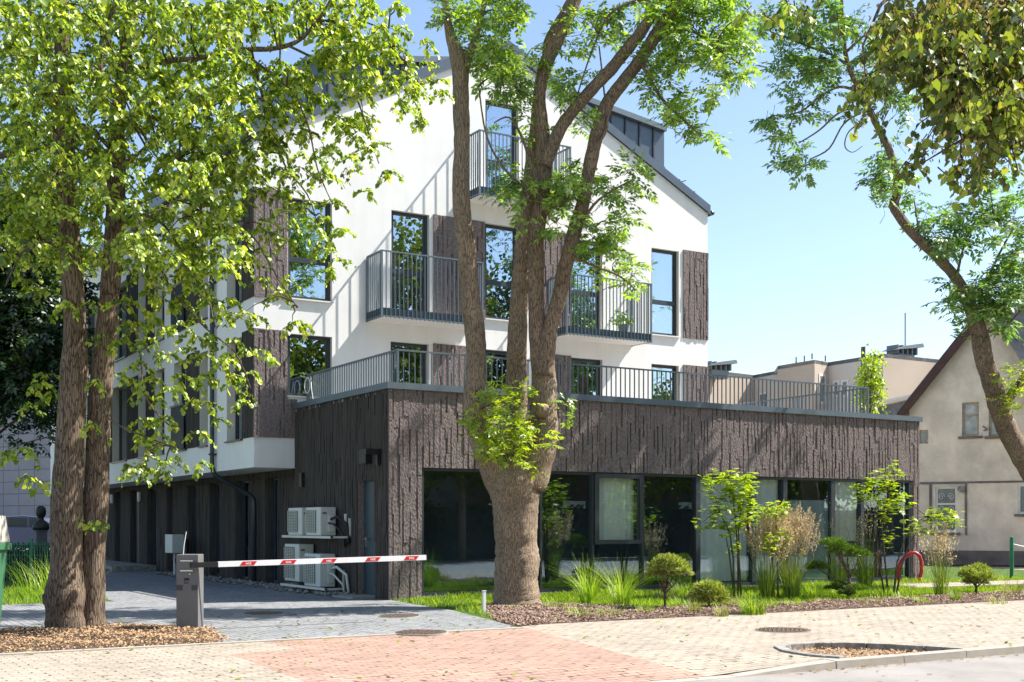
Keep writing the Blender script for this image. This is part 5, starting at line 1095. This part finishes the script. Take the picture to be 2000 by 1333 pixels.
for q in hang:
    x, y, rx, ry, k, _ = q; n = max(1, int(k*math.pi*rx*ry/135))
    if (x-1440)/.42 > 840 and y/.42 < 500: n = int(n*1.5)
    for i in range(n):
        an = NR.uniform(0, 6.28); rr = math.sqrt(NR.random()); px_, py_ = x+rx*rr*math.cos(an), y+ry*rr*math.sin(an); p = PD(px_, py_, D+NR.normal(.15, .5)); spray_broad(cr, p, NR.uniform(.12, .24), 6, .052, droop=.7)
        if NR.random() < .10 and py_ > 200: connect(cr, nodes, tuple(p), .007, .0025, .05)
        if NR.random() < .8:
            for j in range(5): pp = np.array(p[:])+rv(.07); bc_.leaf(pp, np.array([NR.normal(0, .5), NR.normal(0, .5), -1]), rv(1), NR.uniform(.025, .05))
for k in range(500):
    p = PD(NR.uniform(1750, 2500), NR.uniform(-500, 60), D+NR.uniform(.3, 3)); spray_broad(cr, p, .3, 5, .12, twig=False)
cr.build(T_ROUND, 'leaf_olive', l2); leaves('bracts', T_RHOMB, bc_.P, bc_.A, bc_.N, np.array(bc_.S), 'bract', l2)

# ------------------------------------------------------------------ dark tree behind the fence at left, small trees, trees behind the viewer
def generic_tree(name, base, h, crown_c, crown_r, n, mat, label, ls=.16, trunk_r=.18, seed=1, T=T_HEART, group=None, comp=False, bark='bark_ash_dark'):
    t = thing(name, base, label, 'tree', group); rn = random.Random(seed); m = MB(); base = Vector(base); cc_ = Vector(crown_c)
    top = Vector((cc_.x, cc_.y, cc_.z+crown_r[2]*.5)); P = [base, base.lerp(top, .3)+Vector((rn.uniform(-.2, .2), 0, 0)), base.lerp(top, .65), top]; m.tube(P, [trunk_r*1.2, trunk_r, trunk_r*.6, .03], 10, jit=.04, rnd=rn)
    cr = Crown(); cl = []
    for i in range(26 if n < 1900 else 80):
        a = rn.uniform(0, 6.28); e = rn.uniform(-.7, 1); rr = rn.uniform(.45, .95); v = Vector((cc_.x+crown_r[0]*rr*math.cos(a)*math.sqrt(1-e*e*.8), cc_.y+crown_r[1]*rr*math.sin(a)*math.sqrt(1-e*e*.8), cc_.z+crown_r[2]*e*.85)); cl.append(v)
        s = P[1].lerp(P[3], max(.02, min(.95, (v.z-P[1].z)/(P[3].z-P[1].z+.01)-.25))); m.tube([s, s.lerp(v, .5)+Vector((0, 0, .1*crown_r[2]*rn.random())), v], [trunk_r*.3, trunk_r*.16, .01], 6)
    m.build('trunk', bark, t, smooth=True)
    for i in range(n):
        c = cl[i % len(cl)]; r = .42; p = np.array([c.x+NR.normal(0, crown_r[0]*r*.6), c.y+NR.normal(0, crown_r[1]*r*.6), c.z+NR.normal(0, crown_r[2]*r*.5)])
        if comp:
            for j in range(2): compound(cr, p, rv(1), ls*2.4, 3, .42, .5)
        else: spray_broad(cr, p, ls*3, 5, ls, twig=False)
    cr.build(T, mat, t); return t
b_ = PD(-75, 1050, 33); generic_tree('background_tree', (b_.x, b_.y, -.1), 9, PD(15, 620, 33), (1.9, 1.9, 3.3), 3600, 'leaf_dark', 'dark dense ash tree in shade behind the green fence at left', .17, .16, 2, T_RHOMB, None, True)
hq = PD(15, 1100, 28.2); lh = thing('hedge', (hq.x, hq.y, 0), 'low dark green hedge just behind the green wire fence', 'hedge'); cr = Crown(); m = MB(); m.obox((hq.x, hq.y), cu_, cf, 1.55, .25, 0, .78); m.build('branches', 'black', lh)  # solid black core stands in for the shade inside the hedge
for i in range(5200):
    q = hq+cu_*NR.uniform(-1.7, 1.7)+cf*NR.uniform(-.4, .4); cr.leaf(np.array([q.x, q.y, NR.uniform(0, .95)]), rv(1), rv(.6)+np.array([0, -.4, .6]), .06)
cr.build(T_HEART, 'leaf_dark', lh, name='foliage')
b_ = PD(1697, 850, 46); generic_tree('background_tree', (b_.x, b_.y, 0), 7, PD(1700, 752, 46), (.42, .42, 1.4), 260, 'leaf_bright', 'small sunlit tree beside the timber pole beyond the terrace', .1, .07, 3)
b_ = PD(1742, 800, 58); generic_tree('background_tree', (b_.x, b_.y, 0), 6, PD(1742, 792, 58), (.7, .5, .35), 70, 'leaf_bright', 'low bright treetop showing above the shed roof', .1, .05, 4)
for i, (x, y, hh) in enumerate(((23, -10, 12.5), (30.5, -9, 19), (37.5, -11, 18), (49, -10, 10.5), (62, -14, 15), (8, -16, 14))):
    generic_tree('street_tree', (x, y, -.1), hh, (x, y, hh*.6), (4.2, 3.6, hh*.36), 2000, 'leaf_dark' if i in (2, 4) else 'leaf_far', ['rounded green tree across the road, mirrored in the glass beside the dark corner pier', 'very tall yellow green tree across the road, mirrored in the balcony door', 'dark tall tree across the road, mirrored behind the ash trunk', 'tall yellow green tree across the road, mirrored in the right windows', 'dark tree farthest right across the road, mirrored at the end of the glass', 'green tree farthest left across the road, behind the viewer'][i], .24, .25, 30+i, T_HEART, 'trees across the road')
for i, x in enumerate((13, 24, 36, 49)):  # unseen trees added so their shadow dims the road mirrored in the glass
    generic_tree('street_tree', (x, -2.6, -.1), 9, (x, -2.6, 5.8), (3.6, 2.8, 2.9), 1950, 'leaf_far', ['small round tree at the far kerb, first from the left, shading the road', 'small round tree at the far kerb, second from the left, shading the road', 'small round tree at the far kerb, third from the left, shading the road', 'small round tree at the far kerb, farthest right, shading the road'][i], .2, .16, 60+i, T_HEART, 'trees across the road')
hd = thing('hedge', (30, -4, -.1), 'long clipped dark hedge across the road, mirrored low in the glass front', 'hedge'); cr = Crown()  # out of view, added to darken what the glass front mirrors
for i in range(15000): cr.leaf(np.array([NR.uniform(2, 80), -4+NR.uniform(-.7, .7), NR.uniform(-.1, 2.3)]), rv(1), rv(.6)+np.array([0, .6, .5]), .15)
cr.build(T_HEART, 'leaf_dark', hd, name='foliage'); m = MB(); m.box(2, 80, -4.5, -3.5, -.1, 2.1); m.build('branches', 'black', hd)  # black core box stands in for shade between the leaves
oh = thing('house_across_road', (46, -22, 0), 'low brick house across the road mirrored in the dark glass', 'house')
m = MB(); m.box(34, 62, -30, -20, -.1, 5); m.build('wall', 'brick_wall', oh); m = MB(); m.add([(33, -31, 5), (63, -31, 5), (63, -19, 5), (33, -19, 5), (33, -25, 9), (63, -25, 9)], [(0, 1, 5, 4), (2, 3, 4, 5), (1, 2, 5), (3, 0, 4), (3, 2, 1, 0)]); m.build('roof', 'slate_sheet', oh)
for i in range(6): m = MB(); m.box(36+i*4.4, 37.6+i*4.4, -20.0, -19.95, 1.1, 2.8); m.build('window', 'window_white', oh)

# ------------------------------------------------------------------ planting bed
def blades(name, base, n, r, h, mat, label, spread=.5, wd=.006, group=None, curve=.5, parent=None, cat='grass clump', seg=4, tall=1.0):
    V = []; F = []; k = 0; bx, by, bz = base
    for i in range(n):
        a = NR.uniform(0, 6.28); rr = r*math.sqrt(NR.random()); x, y = bx+rr*math.cos(a), by+rr*math.sin(a); lean = NR.uniform(.05, spread); a2 = a+NR.normal(0, .6); hh = h*NR.uniform(.55, 1.05); dx, dy = math.cos(a2), math.sin(a2); px_, py_ = -dy, dx
        for s in range(seg+1):
            t = s/seg; o_ = lean*hh*(t**(1+curve*2)); z_ = hh*(t-curve*lean*t*t*.6); w_ = wd*(1-t)+.0008
            V += [(x+dx*o_-px_*w_, y+dy*o_-py_*w_, bz+z_), (x+dx*o_+px_*w_, y+dy*o_+py_*w_, bz+z_)]
            if s: F.append((k-2, k-1, k+1, k)); 
            k += 2
    o = npmesh(name, np.array(V), np.array(F), mat, parent, base)
    if parent is None: tag(o, label, cat, group)
    return o
def lawn_blades(name, inside, box, n, h, mat, label, origin, bias=None):
    V = []; F = []; k = 0
    while k < n:
        x = NR.uniform(box[0], box[1]); y = NR.uniform(box[2], box[3])
        if not inside(x, y): continue
        hh = h*NR.uniform(.4, 1.2)*(1+.5*math.sin(x*2.1)*math.sin(y*2.7)); a = NR.uniform(0, 6.28); l = hh*NR.uniform(.1, .8); w_ = .005+.004*NR.random(); dx, dy = math.cos(a), math.sin(a)
        V += [(x-dy*w_, y+dx*w_, -.012), (x+dy*w_, y-dx*w_, -.012), (x+dx*l*.4, y+dy*l*.4, hh*.6), (x+dx*l, y+dy*l, hh)]; F.append((4*k, 4*k+1, 4*k+2, 4*k+3)); k += 1
    # keep blades as narrow kites
    V = np.array(V); o = npmesh(name, V, np.array(F)[:, [0, 1, 3, 2]], mat, None, origin); tag(o, label, 'grass', kind='stuff')
def in_lawn(x, y):
    if y > 20.5 or y < 14.7 or x < 8.9: return False
    if inR(x, y) and NR.random() < .97: return False
    xl = 9.0+(y-15.2)*.25 if y < 17 else 9.5+(y-17)*.06
    if x < xl: return False
    if x > 21 and 17.6 < y+ (x-21)*.03 < 19.6: return False
    return True
lawn_blades('lawn_grass', in_lawn, (9, 30, 14.7, 20.5), 42000, .085, 'blade_lush', 'short sunlit lawn between the glass front and the mulch', (15, 18, 0))
lawn_blades('verge_blades', lambda x, y: x < 5.2 and y > 22.85, (1, 5.3, 22.85, 30), 9000, .13, 'blade', 'yellow green grass strip beside the wire fence', (3, 24, 0))
def at(px, py, z=.03): return G(px, py, z)
p = at(132, 1170); blades('tall_grass', (p.x+.1, p.y+1.5, 0), 260, .75, .95, 'blade', 'tall arching grass in front of the green wire fence', 1.0, .006, cat='grass clump')
GG = 'arching grass clumps in the planting bed'
for px, py, n, r, h, mat, lab in ((1150, 1178, 170, .14, .95, 'blade', 'pale arching grass clump just right of the ash trunk'), (1215, 1186, 190, .13, .95, 'blade', 'pale arching grass clump left of the small round pine'), (1255, 1150, 110, .12, .8, 'blade', 'thin pale grass tuft against the glass left of the pine'), (1470, 1196, 240, .2, .36, 'blade_lush', 'low bright green grass tuft at the front edge of the bed'), (1415, 1170, 120, .16, .4, 'blade_lush', 'green grass tuft right of the grey green bush'), (1335, 1160, 120, .22, .4, 'blade_lush', 'green grass tuft between the pine and the grey green bush'), (1640, 1160, 90, .3, .3, 'blade_lush', 'low green tuft under the cloud pruned pine'), (1975, 1165, 60, .15, .6, 'blade_pale', 'thin wispy grass at the foot of the green post'), (1590, 1160, 160, .3, .38, 'blade_lush', 'dark lush grass right of the tall reed grass')):
    p = at(px, py); blades('grass_clump', (p.x, p.y, 0), n, r, h, mat, lab, 1.15, .005, GG)
def reed(px, py, D_h, n, r, h, plume, lab, dark=False):
    p = at(px, py); t = thing('reed_grass', (p.x, p.y, 0), lab, 'ornamental grass', 'tall feather reed grasses')
    blades('leaves', (p.x, p.y, 0), n*2, r, h*.62, 'blade' if not dark else 'blade_lush', None, .55, .005, parent=t); st = MB(); cr = Crown()
    for i in range(n):
        a = NR.uniform(0, 6.28); rr = r*.8*NR.random(); q = Vector((p.x+rr*math.cos(a), p.y+rr*math.sin(a), 0)); l = .02+.26*NR.random()**1.3; hh = h*NR.uniform(.72, 1.04)*(1-l*.35); e = q+Vector((math.cos(a)*l*h, math.sin(a)*l*h, hh)); mid = q.lerp(e, .5)+Vector((0, 0, .04)); st.tube([q, mid, e], [.003, .0025, .0015], 3, cap=False)
        if plume:
            d_ = (e-mid).normalized(); k = int(plume)
            for j in range(k): tt = NR.uniform(-.38, .08); pp = e+d_*tt; cr.leaf(np.array(pp[:])+rv(.004+.030*max(0, min(1, (.08-tt)*3))*(1 if tt > -.25 else .6)), np.array(d_[:])*1.2+rv(.35), rv(1), NR.uniform(.02, .05))
    st.build('stems', 'blade_pale' if plume else 'blade_lush', t)
    if cr.P: leaves('plumes', T_RHOMB, cr.P, cr.A, cr.N, np.array(cr.S)*1.0, 'plume', t)
reed(1498, 1172, 0, 75, .13, 1.55, 60, 'tall reed grass with pale feathery plumes, left one of the big pair')
reed(1545, 1170, 0, 100, .15, 1.72, 66, 'tallest reed grass with broad pale plumes in the middle of the bed')
reed(1838, 1162, 0, 55, .13, 1.4, 26, 'reed grass with thin plumes in front of the beige house')
reed(1640, 1150, 0, 60, .2, 1.8, 6, 'dark green upright reed grass behind the cloud pruned pine, left', True)
reed(1690, 1150, 0, 60, .18, 1.8, 6, 'dark green upright reed grass behind the cloud pruned pine, right', True)
def needles(cr, c, r, n, ln, up=.5):
    for i in range(n):
        v = rv(1); v /= np.linalg.norm(v); v[2] = abs(v[2])*.9-.15; rad = NR.random()**.35; p = np.array(c)+v*np.array(r)*rad
        for j in range(5): cr.leaf(p, v+rv(.55)+np.array([0, 0, up]), rv(1), ln*NR.uniform(.7, 1.2))
T_NEED = (np.array([(-.03, 0, 0), (.03, 0, 0), (.015, 1, 0), (-.015, 1, 0)])*np.array([3.0, 1, 1]), [(0, 1, 2, 3)])
def pine(name, px, py, pads, lab, mat='needle', tr=.03, trunk_pts=None, ln=.07, dens=1.0, cat='shrub', s=None):
    p = at(px, py); dp = p.x*_v[0]+p.y*_v[1]; t = thing(name, (p.x, p.y, 0), lab, cat); m = MB(); cr = Crown(); top = Vector((p.x, p.y, 0))
    for i, (x, y, rx, ry) in enumerate(pads):
        c = PD(x, y, dp+(.12 if i % 2 else -.12)); s_ = dp/FPX; r = (rx*s_, rx*s_, ry*s_); needles(cr, c, r, int(dens*260*(rx*ry)/900)+60, ln)
        j = Vector((p.x, p.y, max(.08, (c.z)*.45))) ; m.tube([j, j.lerp(c, .55)+Vector((0, 0, -.02)), c], [tr*.6, tr*.45, tr*.2], 6)
        if c.z > top.z: top = c
    m.tube([Vector((p.x, p.y, -.02)), Vector((p.x+.01, p.y, top.z*.3)), Vector((p.x-.01, p.y, top.z*.5)), top], [tr, tr*.9, tr*.8, tr*.3], 8); m.build('stem', 'bark_linden', t, smooth=True)
    leaves('needles', T_NEED, cr.P, cr.A, cr.N, cr.S, mat, t)
pine('dwarf_pine', 1298, 1190, [(1290, 1112, 24, 18), (1322, 1110, 24, 18), (1305, 1098, 24, 14), (1280, 1120, 16, 10), (1335, 1120, 14, 10), (1306, 1122, 26, 10)], 'small round headed pine on a short bare stem in the mulch', 'needle', .022, ln=.075, dens=1.9)
pine('spruce_bush', 1384, 1188, [(1370, 1165, 26, 22), (1398, 1165, 26, 22), (1384, 1150, 28, 18), (1384, 1175, 36, 14)], 'low rounded grey green conifer bush at the front of the bed', 'needle', .02, ln=.065, dens=1.8)
pine('cloud_pruned_pine', 1658, 1168, [(1625, 1062, 28, 12), (1655, 1078, 34, 16), (1680, 1085, 22, 12), (1595, 1110, 24, 15), (1640, 1072, 26, 12), (1632, 1150, 20, 9), (1672, 1150, 24, 9), (1655, 1160, 18, 7)], 'cloud pruned dark green pine with flat needle pads', 'needle_dark', .035, ln=.06, dens=1.9)
pine('mugo_pine', 1906, 1160, [(1890, 1125, 18, 18), (1912, 1118, 20, 18), (1925, 1130, 16, 16), (1905, 1138, 24, 12)], 'small round pine bush alone at the right end of the bed', 'needle', .028, ln=.08, dens=1.7)
def shrub(px, py, stems, cl, lab, mat='leaf_bright', ls=.12, n=16, comp=False):
    p = at(px, py); dp = p.x*_v[0]+p.y*_v[1]; t = thing('young_maple', (p.x, p.y, 0), lab, 'small tree', 'young multi stemmed trees in the bed'); m = MB(); cr = Crown(); nd = []
    for st in stems:
        P = [PD(x, y, dp) for x, y in st]; P[0].z = 0; m.tube(P, [.022*(1-i/(len(P)+.5)) for i in range(len(P))], 6); nd += [tuple(v) for v in P[1:]]
    for x, y, rx, ry in cl:
        k = int(n*.62*rx*ry/300)+2
        for i in range(k):
            q = PD(x+NR.uniform(-rx, rx)*.8, y+NR.uniform(-ry, ry)*.8, dp+NR.normal(0, .25)); pv = np.array(q[:])
            for j in range(4):   # palmate leaf: five narrow lobes from one point
                d0 = np.array([NR.normal(0, 1), NR.normal(0, 1), NR.uniform(-.5, .35)]); d0 /= np.linalg.norm(d0); s_ = np.cross(d0, [0, 0, 1]); s_ /= np.linalg.norm(s_)+1e-6; pp = pv+rv(.06)
                for a in (-1.1, -.5, 0, .5, 1.1): cr.leaf(pp, d0*math.cos(a)+s_*math.sin(a)+rv(.06), np.cross(s_, d0)+rv(.2), ls*(1-.3*abs(a))*NR.uniform(.85, 1.1))
            if i % 3 == 0: connect(cr, nd, tuple(q), .008, .003, .05)
    m.build('stem', 'twig_grey', t, smooth=True); cr.build(T_RHOMB, mat, t)
shrub(1440, 1168, [[(1434, 1168), (1432, 1090), (1425, 1040), (1405, 1000), (1390, 950)], [(1448, 1168), (1444, 1100), (1442, 1030), (1450, 980), (1455, 935)], [(1442, 1168), (1441, 1080), (1436, 1010), (1430, 960), (1425, 930)], [(1435, 1120), (1424, 1080), (1418, 1050)]],
 [(1392, 945, 24, 12), (1430, 932, 34, 14), (1460, 940, 20, 16), (1410, 965, 34, 16), (1450, 975, 26, 22), (1420, 990, 36, 14), (1462, 1000, 14, 22), (1380, 1020, 28, 10), (1425, 1032, 22, 14), (1440, 1015, 22, 14), (1445, 955, 30, 14), (1432, 1065, 10, 14)], 'airy young maple with yellow green leaves in front of the curtained glass')
shrub(1515, 1172, [[(1520, 1172), (1518, 1080), (1515, 1010), (1520, 985)], [(1512, 1172), (1508, 1080), (1500, 1030)]], [(1530, 990, 26, 10), (1510, 1002, 22, 10), (1485, 1000, 14, 8), (1510, 1050, 26, 12), (1530, 1048, 12, 8), (1505, 1070, 20, 10)], 'low young maple wrapped by the tall reed grasses')
shrub(1748, 1164, [[(1745, 1164), (1752, 1100), (1768, 1050), (1790, 1020), (1810, 1010)], [(1735, 1155), (1728, 1090), (1722, 1020), (1735, 960), (1745, 925)], [(1728, 1150), (1716, 1090), (1712, 1040), (1700, 1000)], [(1750, 1164), (1760, 1110), (1775, 1065), (1790, 1040)]],
 [(1742, 922, 20, 12), (1720, 940, 30, 14), (1690, 950, 24, 12), (1745, 950, 26, 14), (1705, 968, 34, 12), (1765, 975, 24, 14), (1730, 985, 24, 14), (1680, 975, 14, 8), (1745, 990, 24, 8), (1725, 1010, 14, 10), (1785, 1030, 26, 10), (1810, 1020, 24, 12), (1845, 1010, 26, 16), (1830, 1000, 24, 10), (1735, 1050, 10, 16), (1798, 1040, 18, 8), (1860, 1020, 14, 8)], 'spreading young maple at the podium corner beside the red bicycle hoop', n=11)
p = PD(1213, 640, 23.8)
pot = thing('potted_plant', (18.2, 24.85, 6.14), 'potted plant standing on the right third floor balcony', 'plant'); m = MB(); m.lathe((18.2, 24.85, 6.142), [(.09, 0), (.12, .1), (.14, .22), (.15, .24)], 16); m.build('pot', 'pot', pot)
cr = Crown()
for i in range(70): spray_broad(cr, (18.2+NR.normal(0, .12), 24.85+NR.normal(0, .12), 6.5+NR.normal(0, .09)), .12, 4, .06, dirn=(NR.normal(0, 1), NR.normal(0, 1), .4), twig=False)
cr.build(T_HEART, 'leaf_ash', pot, name='foliage')
# red bicycle hoop
rh = thing('bicycle_hoop', (24.9, 20.4, 0), 'red painted hoop rack with a yellow foot beside the podium corner', 'bike rack')
Dh = 29.2; P = [PD(x, y, Dh) for x, y in ((1755, 1112), (1760, 1098), (1768, 1088), (1778, 1081), (1788, 1080), (1796, 1086), (1800, 1098), (1800, 1115), (1797, 1128))]
m = MB(); m.tube(P, .045, 8); m.build('hoop', 'red_paint', rh, smooth=True); e_ = P[-1]; m = MB(); m.tube([e_, (e_.x, e_.y, 0)], .047, 8); m.build('foot', 'yellow_paint', rh); m = MB(); q = P[0]; m.tube([q, (q.x, q.y, 0)], .045, 8); m.build('leg', 'red_paint', rh)
q = at(1976, 1132, 0); gp = thing('garden_post', (q.x, q.y, 0), 'dark green steel post carrying a rope at the far right', 'post')
m = MB(); m.tube([(q.x, q.y, 0), (q.x, q.y, 1.05)], .05, 10); m.lathe((q.x, q.y, 1.05), [(.052, 0), (.045, .02), (.01, .03)], 10); m.build('shaft', 'post_green', gp)
m = MB(); m.tube([(q.x, q.y, .9)]+[(q.x+i*.5, q.y-i*.25, .9-.25*math.sin(i/6*math.pi)) for i in range(1, 7)], .012, 5); m.build('rope', 'white_metal', gp)
# low kerb wall at the foot of the house

V = []; F = []; k = 0
while k < 900:       # fallen bits and weeds in the joints of the pavement
    x, y = (NR.uniform(2, 24), NR.uniform(9.1, 14.0)) if NR.random() < .55 else (NR.uniform(2, 9), NR.uniform(13.6, 19.5))
    if 9.3 < x < 11.6 and y < 10.7: continue
    s = NR.uniform(.012, .035); a = NR.uniform(0, 6.28); u = np.array([math.cos(a), math.sin(a), NR.uniform(-.3, .3)])*s; v = np.array([-math.sin(a), math.cos(a), NR.uniform(-.3, .3)])*s*.5; c = np.array([x, y, .012])
    V += [c-u-v, c+u-v, c+u+v, c-u+v]; F.append([4*k, 4*k+1, 4*k+2, 4*k+3]); k += 1
tag(npmesh('pavement_litter', np.array(V), np.array(F), 'leaf_olive', None, (8, 12, 0)), 'scattered small leaves and bits on the paving', 'litter', kind='stuff')

tufts = [(1010, 1192), (1085, 1190), (1130, 1205), (1190, 1202), (1260, 1196), (1300, 1172), (1330, 1184), (1352, 1196), (1410, 1200), (1440, 1186), (1505, 1188), (1560, 1184), (1605, 1176), (1700, 1178), (1722, 1168), (1770, 1170), (1800, 1176), (1868, 1172), (1950, 1176)]
wh = ['at the foot of the ash trunk', 'in the mulch a step right of the ash trunk', 'at the mulch edge before the left arching grass', 'at the pavement edge between the two arching grasses', 'at the pavement edge left of the round pine', 'behind the stem of the round pine', 'just right of the round pine stem', 'between the round pine and the grey green bush, at the edge', 'in front of the grey green bush', 'between the bush and the maple stems', 'at the foot of the left plumed reed grass', 'at the foot of the tallest plumed reed grass', 'right of the plumed reed grasses', 'right of the cloud pruned pine', 'left of the spreading maple stems', 'right of the spreading maple stems', 'at the pavement edge before the thin reed grass', 'left of the lone mugo pine', 'right of the lone mugo pine']
for (px, py), w_ in zip(tufts, wh):
    p = at(px, py); blades('weed_tuft', (p.x, p.y, 0), int(NR.uniform(50, 110)), NR.uniform(.1, .24), NR.uniform(.14, .3), 'blade_lush' if NR.random() < .7 else 'blade_pale', 'small weedy grass tuft '+w_, 1.0, .006, 'weedy tufts in the planting bed')

V = []; F = []; k = 0
while k < 700:       # yellow bits swept against the kerb, and grit on the road
    x = NR.uniform(8.5, 24); y = YK-.01-abs(NR.normal(0, .07)) if NR.random() < .7 else NR.uniform(6.5, 9.0)
    s = NR.uniform(.008, .026); a = NR.uniform(0, 6.28); u = np.array([math.cos(a), math.sin(a), 0])*s; v = np.array([-math.sin(a), math.cos(a), .2])*s*.5; c = np.array([x, y, -.075])
    V += [c-u-v, c+u-v, c+u+v, c-u+v]; F.append([4*k, 4*k+1, 4*k+2, 4*k+3]); k += 1
tag(npmesh('gutter_litter', np.array(V), np.array(F), 'bract', None, (12, 9, -.07)), 'yellow blossom litter along the foot of the kerb', 'litter', kind='stuff')
